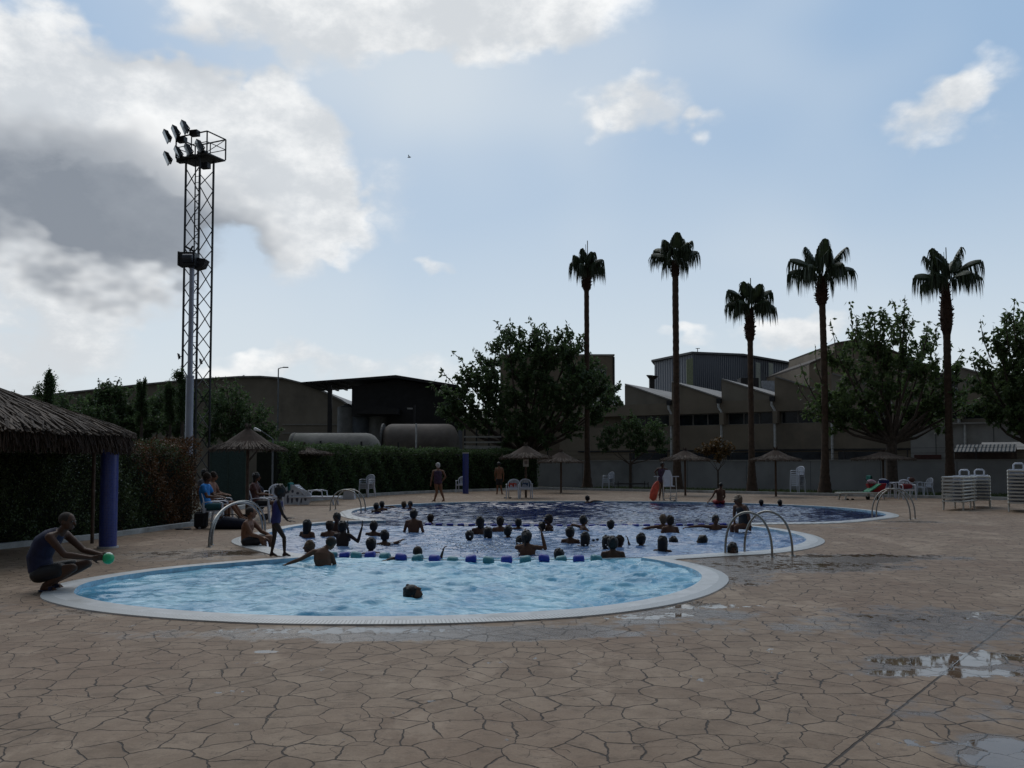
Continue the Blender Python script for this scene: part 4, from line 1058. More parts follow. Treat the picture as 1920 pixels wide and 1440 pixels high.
# --- washingtonia palms
def palm(px, pyb, pyt, pysk0, pysk1, skw, crw, crh, tw_, label, seed, curve=0.0, D=None):
    g = G(px, pyb); D = g.y if D is None else D; g = Vector(((px - 960) / F * D, D, -.12)); k = ppm(D); r = random.Random(seed); npr = np.random.default_rng(seed)
    t = thing('palm_tree', label, 'palm tree', g, group='fan palms behind the pool')
    z = lambda y: A(px, y, D).z + .12
    z0, z1, zc = z(pysk1), z(pysk0), z(pyt)
    rt = tw_ / k / 2
    mb = MB(); pts = []; rr = []
    for i in range(64):
        q = i / 63; zz = (z1) * q; pts.append((curve * math.sin(q * math.pi) + r.uniform(-.006, .006), 0, zz)); rr.append(rt * (1.0 + 1.5 * math.exp(-zz / .9)) * (1.035 if i % 2 else .97) * r.uniform(.98, 1.02))
    mb.loft(pts, rr, n=14, caps=True)
    mb.build('trunk', palmbark, t, smooth=True)
    # skirt of old leaf bases
    sk = MB(); nk = 170; sr = skw / k / 2
    core_ = []; cr_ = []
    for i in range(9):
        q = i / 8; prof_ = (.55 + .45 * math.sin(min(1, q * 1.35 + .12) * math.pi * .72)) if q < .85 else .75 - (q - .85) * 1.8
        prof_ = [.62, .86, .98, 1.0, .96, .88, .76, .66, .56][i]
        core_.append((0, 0, z0 + (z1 - z0) * q)); cr_.append(sr * prof_ * .86)
    sk.loft(core_, cr_, n=12)
    for i in range(nk):
        q = r.random(); a = r.uniform(0, 6.283); pr_ = np.interp(q * 8, range(9), [.62, .86, .98, 1.0, .96, .88, .76, .66, .56]) * sr
        p0 = Vector((math.cos(a) * pr_ * .75, math.sin(a) * pr_ * .75, z0 + (z1 - z0) * q)); p1 = p0 + Vector((math.cos(a), math.sin(a), 0)) * pr_ * r.uniform(.22, .42) + Vector((0, 0, r.uniform(.03, .16)))
        sk.bar(p0, p1, .07, .03)
    sk.build('old_leaf_bases', palmskirt, t)
    # crown
    cb = MB(); cw = crw / k / 2; ch = crh / k; zb = z1 - .05
    plan = [(30, .0), (36, 1.05), (40, 2.2), (32, 3.2), (38, 4.2), (34, 5.25), (56, .55), (60, 1.9), (55, 3.0), (62, 4.1), (56, 5.4), (78, .9), (80, 2.9), (79, 4.9)]
    for i, (ev_, a0_) in enumerate(plan):
        a = a0_ + r.uniform(-.2, .2) + seed; e0_ = R(ev_ + r.uniform(-6, 6)); up_ = Vector((0, 0, 1)); hx = Vector((math.cos(a), math.sin(a), 0))
        Lp = cw * (.40 if ev_ < 50 else .58) * r.uniform(.85, 1.1); Lm = cw * .72 * r.uniform(.85, 1.08)
        o0 = hx * .08 + Vector((0, 0, zb)); d_ = hx * math.cos(e0_) + up_ * math.sin(e0_); hub = o0 + d_ * Lp
        cb.bar(o0, hub, .05, .03)
        sd_ = Vector((-hx.y, hx.x, 0)); nst = 9; q_ = hub.copy(); ee = e0_ + R(8); prow = None; Wm = min(.42, cw * .29) * r.uniform(.85, 1.1)
        for j in range(nst + 1):
            tt = j / nst; wd = Wm * math.sin(math.pi * (.16 + .74 * tt)) ** .8; fd = R(34 + 18 * tt) if ev_ < 60 else R(28)
            row = [q_ + sd_ * wd * math.cos(fd) - up_ * wd * math.sin(fd), q_ + sd_ * wd * .5 * math.cos(fd) - up_ * wd * .42 * math.sin(fd), q_, q_ - sd_ * wd * .5 * math.cos(fd) - up_ * wd * .42 * math.sin(fd), q_ - sd_ * wd * math.cos(fd) - up_ * wd * math.sin(fd)]
            if prow: cb.add(prow + row, [(c, c + 1, c + 6, c + 5) for c in range(4)])
            prow = row
            for s2, e_ in ((1, row[0]), (-1, row[4]), (.6, row[1].lerp(row[0], .5)), (-.6, row[3].lerp(row[4], .5))):
                for _ in range(3):
                    b_ = e_ + hx * r.uniform(-.06, .06); hl = ch * r.uniform(.14, .42) * (.75 + .5 * tt) * (1.0 if ev_ < 60 else .7); out_ = (sd_ * s2 * .05 + hx * .08 * tt) * r.uniform(.3, 1.4)
                    w2 = r.uniform(.012, .022); wx_ = Vector((math.cos(r.uniform(0, 3.14)), math.sin(r.uniform(0, 3.14)), 0)) * w2
                    m2 = b_ + out_ - up_ * hl * .45; e2_ = b_ + out_ * 1.3 - up_ * hl
                    cb.add([b_ - wx_ * 1.6, b_ + wx_ * 1.6, m2 + wx_, m2 - wx_, e2_], [(0, 1, 2, 3), (3, 2, 4)])
            ee -= R(58) / nst * (1.15 if ev_ < 60 else .6); q_ = q_ + (hx * math.cos(ee) + up_ * math.sin(ee)) * Lm / nst
    for j in range(2):                    # young spear leaves
        cb.bar((.08 * j, 0, zb + .3), (.12 * j - .05, .02, zc - (.25 if j else .5)), .05, .02)
    cb.build('crown', palmleaf, t, fix=False)
    return t
palm(1101, 914, 444, 505, 545, 20, 62, 75, 9.5, 'leftmost fan palm with a small narrow crown rising above the big broadleaf tree', 1, D=56)
palm(1269, 917, 430, 490, 522, 16, 86, 72, 12, 'tall fan palm with a very short leaf skirt behind the lifeguard', 2, D=51)
palm(1409, 920, 513, 580, 640, 21, 90, 76, 10.5, 'shortest of the five fan palms with a lower crown against a small white cloud', 3, D=49)
palm(1545, 924, 443, 520, 572, 25, 114, 92, 12, 'fan palm with stubby bulb shaped skirt in front of the pollarded tree', 4, curve=.08, D=47)
palm(1780, 927, 455, 532, 628, 25, 118, 92, 13, 'rightmost fan palm with a long thick skirt of old leaf bases', 5, D=46)
# ================================================================ FURNITURE AND OBJECTS
thatch = mat('thatch', (.18, .14, .11), .9, island=.85, dirt=(.045, .034, .028), ns=3)
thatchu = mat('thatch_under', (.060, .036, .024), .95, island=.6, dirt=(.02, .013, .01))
plastic = mat('white_plastic', (.60, .63, .70), .35, ns=4, na=.06, dirt=(.45, .47, .50))
plastic2 = mat('cream_plastic', (.56, .55, .50), .4, ns=4, na=.06, dirt=(.42, .40, .36))
steel = mat('stainless', (.30, .29, .27), .30, metal=.9, ns=20, na=.1)
blacky = mat('black_fabric', (.012, .012, .015), .8, ns=8)

def straw_cone(r0, h_, n, ln, seed, apex=(0, 0), zt=0.0, thick=.012, sag=.0, rings=7, bumpy=.02):
    """straw bundles lying down the slope of a cone; rows overlap"""
    r = random.Random(seed); mb = MB()
    for row in range(rings):
        q0 = row / rings
        cnt = int(n * (.25 + .75 * q0) / rings * 1.3)
        for i in range(cnt):
            a = r.uniform(0, 6.2832); s0 = max(0.0, q0 + r.uniform(-.07, .05)); s1 = min(1.06, s0 + ln * r.uniform(.7, 1.2))
            da = r.uniform(-.06, .06)
            lift = r.uniform(0, bumpy)
            def pt(s, a_): return Vector((math.cos(a_) * r0 * s, math.sin(a_) * r0 * s, zt + h_ * (1 - s) + sag * math.sin(min(1, s) * math.pi) * -1 + lift))
            mb.bar(pt(s0, a) + Vector((0, 0, .02)), pt(s1, a + da) - Vector((0, 0, .01 if s1 < 1 else .03)), thick * r.uniform(.7, 1.5), thick * .6)
    return mb
def fringe(r0, zt, n, ln, seed, thick=.010, out=.06):
    r = random.Random(seed); mb = MB()
    for i in range(n):
        a = r.uniform(0, 6.2832); rr = r0 * r.uniform(.93, 1.02); p = Vector((math.cos(a) * rr, math.sin(a) * rr, zt + r.uniform(-.01, .04)))
        mb.bar(p, p + Vector((math.cos(a) * out * r.uniform(-.5, 1.4), math.sin(a) * out * r.uniform(-.5, 1.4), -ln * r.uniform(.4, 1.1))), thick, thick * .6)
    return mb
# --- big thatched shelter on the left
cx, cy = (-60 - 960) / F * 15.6, 15.6
sh = thing('thatched_shelter', 'big thatched roof shelter carried by a blue tiled column at the left edge', 'shelter', (cx, cy, 0))
RR = 2.62
nf = 8
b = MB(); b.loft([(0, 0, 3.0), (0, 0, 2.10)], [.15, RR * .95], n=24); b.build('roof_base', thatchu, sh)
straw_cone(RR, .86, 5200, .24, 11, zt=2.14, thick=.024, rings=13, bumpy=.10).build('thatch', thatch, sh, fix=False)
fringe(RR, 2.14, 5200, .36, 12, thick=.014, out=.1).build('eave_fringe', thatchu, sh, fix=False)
colg = G(202, 1027) ; cl = colg - Vector((cx, cy, 0))
m, nt, p = newmat('blue_mosaic')
tcn = nt.nodes.new('ShaderNodeTexCoord'); s_ = sep(nt, Nd(nt, tcn.outputs['Object']))
ang = s_[0]._m('ARCTAN2', s_[1]) * (17 / 3.14159)
br = nt.nodes.new('ShaderNodeTexBrick'); nt.links.new(comb(nt, ang, s_[2] * 34, 0.0).k, br.inputs[0]); br.offset = 0
br.inputs['Scale'].default_value = 1; br.inputs['Color1'].default_value = (.020, .035, .21, 1); br.inputs['Color2'].default_value = (.035, .06, .30, 1); br.inputs['Mortar'].default_value = (.10, .11, .20, 1)
br.inputs['Mortar Size'].default_value = .06; br.inputs['Brick Width'].default_value = 1; br.inputs['Row Height'].default_value = 1
nt.links.new(br.outputs[0], p.inputs['Base Color']); p.inputs['Roughness'].default_value = .3
mosaic = m
c_ = MB(); c_.loft([(0, 0, 0), (0, 0, 2.1)], .158, n=40); c_.build('column', mosaic, sh, loc=cl, smooth=True)
MB().loft([(0, 0, .0), (0, 0, .03)], [.19, .19], n=24).build('column_foot', copem, sh, loc=cl)
q = A(176, 868, 17.4) - Vector((cx, cy, 0)); MB().loft([(q.x, q.y, 0), (q.x, q.y, 2.2)], .035, n=10).build('post', woodm, sh, smooth=True)
MB().loft([(0, 0, 0), (0, 0, 3.1)], .12, n=12).build('post', woodm, sh, smooth=True)

# --- straw parasols
def parasol(px, pyb, pyap, pyev, wpx, seed, label, tilt=0, postm=woodm):
    g = G(px, pyb); k = ppm(g.y); t = thing('straw_parasol', label, 'parasol', g, group='straw parasols round the pool')
    ze, za = A(px, pyev, g.y).z, A(px, pyap, g.y).z; rr = wpx / k / 2
    MB().loft([(0, 0, 0), (0, 0, ze + .1)], [.055, .048], n=10).build('pole', postm, t, smooth=True)
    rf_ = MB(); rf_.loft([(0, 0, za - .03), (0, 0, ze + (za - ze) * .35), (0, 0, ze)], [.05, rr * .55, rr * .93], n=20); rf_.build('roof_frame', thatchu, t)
    sc_ = straw_cone(rr, (za - ze) * .8, 700, .30, seed, zt=ze + .03, thick=.016, rings=6, sag=.12 * (za - ze))
    r = random.Random(seed)
    for i in range(50):
        a = r.uniform(0, 6.28); sc_.bar((0, 0, za - .12), (math.cos(a) * .10, math.sin(a) * .10, za + r.uniform(.0, .12)), .012)
    sc_.build('straw_top', thatch, t, fix=False)
    fringe(rr * .98, ze + .03, 420, .13, seed + 1, thick=.012).build('straw_fringe', thatch, t, fix=False)
    return t
parasol(463, 968, 801, 842, 138, 31, 'largest straw parasol, over the seated group beside the black bag')
parasol(567, 938, 833, 851, 112, 32, 'straw parasol with a notice on its pole behind the single white lounger')
pz = parasol(986, 933, 834, 858, 98, 33, 'straw parasol above the two white chairs with towels')
parasol(1052, 924, 846, 866, 86, 34, 'shadowed straw parasol partly hidden right of the one above two chairs')
parasol(1285, 929, 843, 862, 92, 35, 'straw parasol right of the standing lifeguard')
parasol(1455, 931, 842, 862, 92, 36, 'straw parasol between two palms left of the tall chair stack')
parasol(1657, 928, 845, 861, 112, 37, 'wide straw parasol behind the green lounger and red cart')
signw = mat('notice_white', (.5, .5, .46), .6)
g = G(986, 933); t = thing('notice_board', 'small pale notice board fixed to the parasol pole above two white chairs', 'notice', (g.x, g.y - .08, A(985, 868, g.y).z - .28))
MB().box((0, 0, .28), (.26, .02, .34)).build('board', signw, t); MB().box((0, -.013, .30), (.14, .004, .14)).build('printed_mark', mat('sign_grey', (.25, .22, .2), .6), t)
g = G(567, 938); t = thing('notice_board', 'narrow tall notice on the parasol pole behind the white lounger', 'notice', (g.x, g.y - .08, 1.35))
MB().box((-.03, 0, .22), (.11, .02, .5)).build('board', signw, t)
g = G(448, 947); t = thing('sign_post', 'small white blank sign on a thin post behind the seated group', 'sign', g)
MB().box((.02, 0, .95), (.32, .02, .48)).build('board', signw, t); MB().bar((0, .03, 0), (0, .03, 1.0), .07, hint=(1, 0, 0)).build('post', mat('sign_grey2', (.3, .3, .3), .6), t)
MB().box((0, 0, .04), (.5, .3, .08)).build('foot', signw, t)

# --- blue column at the back
g = G(873, 925.5); t = thing('blue_column', 'slim blue mosaic shower column standing by the far hedge', 'column', g)
MB().loft([(0, 0, 0), (0, 0, 2.1)], .155, n=30).build('shaft', mosaic, t, smooth=True)
MB().loft([(0, 0, 2.101), (0, 0, 2.14)], .17, n=30).build('cap', copem, t)

# --- pool ladders
def hoop(mb, a, b, h_, r=.021):
    a, b = Vector(a), Vector(b); pts = []
    for i in range(25):
        q = math.pi * i / 24; x = .5 - .5 * math.cos(q); z = math.sin(q) ** .75
        pts.append(a.lerp(b, .5 - .5 * math.cos(q) * 1.0) + Vector((0, 0, z * h_)))
    pts = [a + Vector((0, 0, -.25))] + pts + [b + Vector((0, 0, -.0))]
    mb.loft(pts, r, n=10)
def ladder(hoops, label, h_, r=.021):
    g0 = G(*hoops[0][1]); t = thing('pool_ladder', label, 'pool ladder', g0, group='stainless steel pool ladders')
    for (a, b) in hoops:
        mb = MB(); a, b = G(*a) - g0, G(*b) - g0; hoop(mb, a, b, h_, r); mb.build('handrail', steel, t, smooth=True)
        MB().loft([b + Vector((0, 0, .0)), b + Vector((0, 0, .015))], [.05, .04], n=16).build('foot_flange', steel, t)
    return t
ladder([((1360, 1040), (1448, 1045)), ((1396, 1037), (1486, 1042))], 'nearest pair of steel hoop handrails at the right end of the middle pool', .75)
ladder([((492, 1003), (392, 1026)), ((497, 998), (397, 1022))], 'steel hoop handrails left of the middle pool, before the seated group', .78, .024)
ladder([((677, 958.5), (619, 957.5)), ((685, 957), (629, 955.5))], 'steel hoop handrails at the left end of the deep pool', .70)
ladder([((1635, 973), (1707, 974.5)), ((1643, 972), (1716, 973))], 'steel hoop handrails at the right end of the deep pool before the lounger stacks', .86)

# --- lane lines
fblue = mat('float_blue', (.018, .040, .34), .45, ns=30, na=.15); fteal = mat('float_teal', (.07, .26, .30), .45, ns=30, na=.15)
t = None
L1 = [(623, 1044, 1), (646, 1045, 0), (668, 1046, 1), (694, 1046, 0), (722, 1047.5, 1), (752, 1050, 0), (783, 1051, 1), (815, 1053, 0), (849, 1055, 1), (883, 1054, 0), (916, 1055, 1), (950, 1055, 0), (985, 1053.5, 1), (1020, 1052.5, 0), (1052, 1053.5, 1), (1085, 1053.5, 0), (1118, 1052, 1)]
g0 = G(950, 1055, WZ); t = thing('float_line', 'near rope of chunky alternating blue and teal floats dividing shallow and middle pool', 'float line', g0)
pts = []
for i, (px, py, c) in enumerate(L1):
    g = G(px, py, WZ) - g0; pts.append(g + Vector((0, 0, .04)))
    r = .078 if i > 1 else .06
    gn = G(*L1[min(i + 1, len(L1) - 1)][:2], WZ) - G(*L1[max(i - 1, 0)][:2], WZ); gn.normalize()
    tl_ = Vector((0, 0, .04 * math.sin(i * 2.3))); c0 = g + Vector((0, 0, .035 + .008 * math.sin(i * 3)))
    half = .092; mb = MB(); mb.loft([c0 - gn * half - tl_ * .3, c0 - gn * (half - .012) - tl_ * .3, c0 - gn * (half - .035) - tl_ * .3, c0 + gn * (half - .035) + tl_ * .3, c0 + gn * (half - .012) + tl_ * .3, c0 + gn * half + tl_ * .3], [(.03, .03), (r * .86, r * .8), (r, r * .95), (r, r * .95), (r * .86, r * .8), (.03, .03)], n=18)
    mb.build('float', fteal if c else fblue, t, smooth=True)
e0, e1 = G(548, 1046, WZ) - g0, G(1215, 1051, WZ) - g0
MB().loft([e0 + Vector((0, 0, .05))] + pts + [e1 + Vector((0, 0, .05))], .008, n=6).build('rope', mat('rope', (.5, .5, .5), .7), t)
g0 = G(1053, 985.5, WZ); t = thing('float_line', 'far rope of small low blue floats dividing middle pool and deep pool', 'float line', g0)
pts = []
for i in range(30):
    px = 782 + i * 20.5; g = G(px, 984.5 + 3 * math.sin(i / 29 * math.pi), WZ) - g0; pts.append(g + Vector((0, 0, .015)))
    c0 = g + Vector((0, 0, .022)); mb = MB(); mb.loft([c0 + Vector((x, 0, 0)) for x in (-.09, -.08, -.055, .055, .08, .09)], [(.015, .015), (.035, .032), (.05, .042), (.05, .042), (.035, .032), (.015, .015)], n=10)
    mb.build('float', fblue, t, smooth=True)
MB().loft([G(768, 983.5, WZ + .02) - g0] + pts + [G(1412, 986, WZ + .02) - g0], .007, n=5).build('rope', MATS['rope'], t)

# --- plastic armchair (faces +Y)
def make_chair(label, loc, rz, group, pm=plastic, hb_=.86):
    t = thing('plastic_chair', label, 'chair', loc, rz, group)
    s = MB(); s.add([(-.20, -.20, .40), (.20, -.20, .40), (.235, .22, .425), (-.235, .22, .425), (-.20, -.20, .425), (.20, -.20, .425), (.235, .22, .45), (-.235, .22, .45)], [(3, 2, 1, 0), (4, 5, 6, 7), (0, 1, 5, 4), (1, 2, 6, 5), (2, 3, 7, 6), (3, 0, 4, 7)])
    s.bar((-.22, .225, .425), (.22, .225, .425), .03, .07); s.build('seat', pm, t)
    bk = MB(); top = []
    for i in range(13):
        q = math.pi * i / 12; x = -.25 * math.cos(q); z = .62 + (hb_ - .62) * math.sin(q) ** .7; y = -.20 - .10 * (z - .42) / .44 - .02 + .045 * abs(math.cos(q)) ** 2
        top.append(Vector((x, y, z)))
    bk.loft(top, [(.028, .014)] * 13, n=8)
    for i in range(7):
        x = -.165 + .055 * i; u = x / .25; zt_ = .62 + (hb_ - .62) * max(0, 1 - u * u) ** .35; bk.bar((x * .8, -.20, .42), (x, -.30 + .03 * abs(u), zt_), .026, .012, hint=(0, 1, 0))
    bk.bar((-.235, -.195, .47), (.235, -.195, .47), .02, .05, hint=(0, 0, 1)); bk.build('backrest', pm, t, smooth=True)
    for sx in (-1, 1):
        MB().loft([(sx * .25, -.24, .63), (sx * .285, -.10, .655), (sx * .285, .14, .655), (sx * .27, .22, .63)], [(.028, .012)] * 4, side=(1, 0, 0), n=8).build('armrest', pm, t, smooth=True)
        MB().loft([(sx * .275, .26, 0), (sx * .262, .225, .42), (sx * .27, .215, .64)], [(.022, .03), (.03, .035), (.022, .02)], side=(1, 0, 0), n=8).build('leg', pm, t, smooth=True)
        MB().loft([(sx * .245, -.32, 0), (sx * .225, -.22, .42), (sx * .25, -.25, .63)], [(.022, .03), (.03, .035), (.022, .02)], side=(1, 0, 0), n=8).build('leg', pm, t, smooth=True)
    return t
def at(px, py): return G(px, py)
g1 = 'white plastic armchairs'
ch0 = make_chair('white plastic armchair with a red towel over its back under the parasol', at(962, 935), R(180 - 8), g1)
def chair(px, py, rz, label, dz=0.0): g = G(px, py); g.z = dz; return dup(ch0, g, R(rz), label, g1)
chair(986, 934, 184, 'white plastic armchair with a blue towel, right of the red towelled one')
chair(404, 990, -85, 'white plastic armchair under the person in the bright blue shirt')
chair(413, 980, -88, 'white plastic armchair behind the blue shirted person, holding the man in the dark top')
chair(398, 973, -80, 'white plastic armchair farthest back in the seated group by the hedge')
chair(491, 979, -86, 'white plastic armchair under the person in dark clothes facing right')
chair(513, 957, 175, 'empty white plastic armchair behind the person in dark clothes')
chair(866, 924, 170, 'lone white armchair half hidden behind the blue mosaic column')
for k in range(3): chair(688, 932, 150, ['lowest chair of the three stacked by the hedge near the left ladder', 'middle chair of the three stacked by the hedge near the left ladder', 'top chair of the three stacked by the hedge near the left ladder'][k], k * .09)
for k in range(3): chair(1141, 917, 130, ['lowest chair of the short shadowed stack between palm and small tree', 'middle chair of the short shadowed stack between palm and small tree', 'top chair of the short shadowed stack between palm and small tree'][k], k * .09)
nm = ['bottom', 'second', 'third', 'fourth', 'fifth', 'topmost']
for k in range(6): chair(1496, 925, 125, (nm[k] if k < 5 else 'topmost') + ' chair of the tall stack between the two palms', k * .11)
chair(1701, 937, 178, 'white armchair with a red bag beside the small white table')
chair(1735, 930, 100, 'white armchair with a fan shaped back right of the table')
chair(1662, 934, 182, 'white armchair with a navy cloth over its back behind the ladder')
chair(1716, 928, 215, 'white armchair behind the one with the red bag')
# table
g = G(1688, 934); t = thing('plastic_table', 'small white plastic table between the chairs near the rightmost palm', 'table', g)
MB().box((0, 0, .71), (.75, .7, .03)).build('table_top', plastic, t)
for x in (-.32, .32):
    for y in (-.3, .3): MB().loft([(x, y, 0), (x * .95, y * .95, .70)], [.02, .028], n=8).build('leg', plastic, t)
g = G(655, 936); t = thing('plastic_box', 'small white plastic box on the deck behind the left ladder', 'box', g)
MB().prism([(-.26, -.2, 0), (.26, -.2, 0), (.20, -.2, .42), (-.20, -.2, .42)], (0, .4, 0)).build('body', plastic, t); MB().box((0, 0, .435), (.44, .44, .025)).build('lid', plastic, t)

# --- cloth things
def cloth(name, label, cat, loc, w_, l0, l1, m, rz=0.0, seed=1, th=.012):
    r = random.Random(seed); t = thing(name, label, cat, loc, rz); nx, ny = 9, 14; vs = []; fs = []
    for j in range(ny + 1):
        u = j / ny * (l0 + l1 + .06)
        for i in range(nx + 1):
            x = (i / nx - .5) * w_
            if u < l0: p_ = (x, -.035 - .01 * math.sin(i * 2 + seed), -l0 + u)
            elif u < l0 + .06: p_ = (x, -.03 + (u - l0), .018)
            else: p_ = (x, .035 + .01 * math.sin(i * 1.7), -(u - l0 - .06))
            vs.append((p_[0] + r.uniform(-.004, .004), p_[1] + r.uniform(-.004, .004) - .02 * math.sin(i * 1.3 + j * .3) * (1 if u < l0 else -1) * .5, p_[2] + (r.uniform(-.02, .02) if j in (0, ny) else 0)))
    for j in range(ny):
        for i in range(nx): a = j * (nx + 1) + i; fs.append((a, a + 1, a + nx + 2, a + nx + 1))
    mb = MB(); mb.add(vs, fs); o = mb.build('cloth', m, t, smooth=True); sm = o.modifiers.new('s', 'SOLIDIFY'); sm.thickness = th; return t
redc = mat('cloth_red', (.42, .05, .03), .9, ns=10); bluec = mat('cloth_blue', (.05, .09, .16), .9, ns=10); navyc = mat('cloth_navy', (.015, .02, .10), .9); tealc = mat('cloth_teal', (.02, .17, .17), .9, ns=10); pinkc = mat('cloth_pink', (.45, .3, .36), .9)
def onback(px, py, dz=0.0): g = G(px, py); return g + Vector((0, .29, .80 + dz))
g = G(962, 935); cloth('towel', 'red towel hanging over the back of the left white chair', 'towel', g + Vector((0, -.0, .80 - .03)) + Vector((-.03, .27, -.09)), .36, .22, .28, redc, R(-8), 2)
g = G(986, 934); cloth('towel', 'dull blue towel hanging over the back of the right white chair', 'towel', g + Vector((.02, .27, .68)), .38, .22, .25, bluec, R(4), 3)
g = G(1662, 934); cloth('towel', 'navy towel draped on the chair behind the red cart', 'towel', g + Vector((0, .27, .80)), .48, .40, .35, navyc, 0, 4)
g = G(1701, 937); t = thing('bag', 'dark red bag resting on the white armchair by the table', 'bag', g + Vector((0, .02, .45)))
MB().cap((-.14, 0, .12), (.14, 0, .13), .12, .11, n=12).build('body', mat('bag_red', (.17, .012, .015), .8), t, smooth=True); MB().loft([(-.12, 0, .2), (-.06, 0, .33), (.06, 0, .33), (.12, 0, .2)], .012, n=6).build('handle', blacky, t)
g = G(1712, 934); t = thing('bag', 'small brown bag on the edge of the white table', 'bag', Vector((g.x + .1, g.y + .3, .727)))
MB().ell((0, 0, .10), (.15, .1, .12)).build('body', mat('bag_brown', (.09, .04, .035), .8), t, smooth=True)

# --- sun lounger (length along +X is the head end)
def lounger(label, loc, rz, group, back=0.0, fm=plastic, dm=plastic, sling=False, L_=1.88):
    t = thing('sun_lounger', label, 'sun lounger', loc, rz, group); hz_ = .30; xb = .30
    f = MB()
    for s in (-1, 1): f.loft([(-L_ / 2, s * .30, hz_ - .01), (-L_ / 2 + .1, s * .32, hz_), (xb, s * .32, hz_), (L_ / 2 - .1, s * .32, hz_), (L_ / 2, s * .29, hz_)], [(.022, .035)] * 5, side=(0, 1, 0), n=8)
    f.bar((-L_ / 2, -.31, hz_), (-L_ / 2, .31, hz_), .05, .05); f.bar((L_ / 2, -.31, hz_), (L_ / 2, .31, hz_), .05, .05); f.build('frame', fm, t)
    d = MB()
    if sling: d.add([(-L_ / 2 + .03, -.29, hz_ + .02), (-L_ / 2 + .03, .29, hz_ + .02), (xb - .35, .29, hz_ - .01), (xb - .35, -.29, hz_ - .01), (xb, -.29, hz_ + .03), (xb, .29, hz_ + .03)], [(0, 1, 2, 3), (3, 2, 5, 4)])
    else:
        for i in range(11): x = -L_ / 2 + .08 + i * (xb + L_ / 2 - .1) / 10.5; d.box((x, 0, hz_ + .018), (.075, .58, .018))
    o = d.build('deck', dm, t)
    if sling: o.modifiers.new('s', 'SOLIDIFY').thickness = .012
    b = MB(); ca, sa = math.cos(back), math.sin(back); lb = L_ / 2 - xb - .02
    P_ = lambda x, y, z=0.0: Vector((xb + x * ca - z * sa, y, hz_ + .035 + x * sa + z * ca))
    for s in (-1, 1): b.bar(P_(0, s * .27), P_(lb, s * .27), .04)
    b.bar(P_(lb, -.27), P_(lb, .27), .04)
    if sling: b.add([P_(0, -.27, .01), P_(0, .27, .01), P_(lb, .27, .01), P_(lb, -.27, .01), P_(0, -.27, .025), P_(0, .27, .025), P_(lb, .27, .025), P_(lb, -.27, .025)], [(3, 2, 1, 0), (4, 5, 6, 7), (0, 1, 5, 4), (1, 2, 6, 5), (2, 3, 7, 6), (3, 0, 4, 7)])
    else:
        for i in range(7): x = .05 + i * (lb - .08) / 6; p_, q_ = P_(x, -.27), P_(x, .27); b.bar(p_, q_, .06, .015, hint=(-sa, 0, ca))
    b.build('backrest', dm, t)
    for (x, s) in ((-L_ / 2 + .22, -1), (-L_ / 2 + .22, 1), (L_ / 2 - .42, -1), (L_ / 2 - .42, 1)):
        MB().loft([(x - .06 * (1 if x < 0 else -1), s * .31, 0), (x, s * .305, hz_ - .02)], [(.028, .035), (.03, .05)], side=(0, 1, 0), n=8).build('leg', fm, t)
    if back > .2:
        MB().bar(P_(lb * .6, 0), (xb + .05, 0, .12), .03).build('back_prop', fm, t)
    return t
gs = 'stacked white loungers'
def lstack(px, py, rz, n, where, first=None, topback=None):
    g = G(px, py); nm_ = ['lowest', 'second', 'third', 'fourth', 'fifth', 'sixth', 'seventh', 'eighth', 'ninth', 'tenth', 'eleventh', 'twelfth']
    l0 = None
    for k in range(n):
        lab = (nm_[k] if k < n - 1 else 'topmost') + ' white lounger ' + where
        z = k * .115
        if l0 is None: l0 = lounger(lab, (g.x, g.y, 0), R(rz), gs, fm=plastic2, dm=plastic)
        else: dup(l0, (g.x, g.y, z), R(rz), lab)
    t = thing('lounger_handle', 'white hoop handle standing on top of the stack ' + where.split('in ')[-1].replace('the ', '', 1), 'handle', (g.x, g.y, (n - 1) * .115 + .34), R(rz)) if False else None
    # the topmost lounger's raised headrest hoop
    hp = MB(); z = .33
    hp.loft([(.62, -.15, z), (.62, -.15, z + .17), (.62, -.10, z + .22), (.62, .10, z + .22), (.62, .15, z + .17), (.62, .15, z)], .028, n=8)
    for o in COL.objects:
        if o.get('label') == ('topmost white lounger ' + where): hp.build('headrest_hoop', plastic, o, smooth=True)
G_ = G(1800, 959)
lstack(1800, 955, 48, 8, 'in the left stack near the rightmost palm')
lstack(1838, 951, 62, 8, 'in the middle stack beside the left stack')
lstack(1912, 958, 60, 10, 'in the tall stack cut by the right edge')
ln = lounger('white plastic lounger with raised back behind the standing child', G(592, 946.5), R(176), 'single loungers', back=R(42))
g = G(592, 946.5)
MB().loft([(-.35, -.34, .33), (-.33, -.34, .52), (-.15, -.34, .56), (.18, -.34, .55), (.28, -.34, .48), (.30, -.34, .33)], .024, n=8).build('armrest', plastic, ln, smooth=True)
MB().loft([(-.35, .34, .33), (-.33, .34, .52), (-.15, .34, .56), (.18, .34, .55), (.28, .34, .48), (.30, .34, .33)], .024, n=8).build('armrest', plastic, ln, smooth=True)
cloth('towel', 'teal towel hanging over the raised back of the white lounger', 'towel', Vector((g.x - .95, g.y - .05, .83)), .5, .28, .3, tealc, R(85), 6)
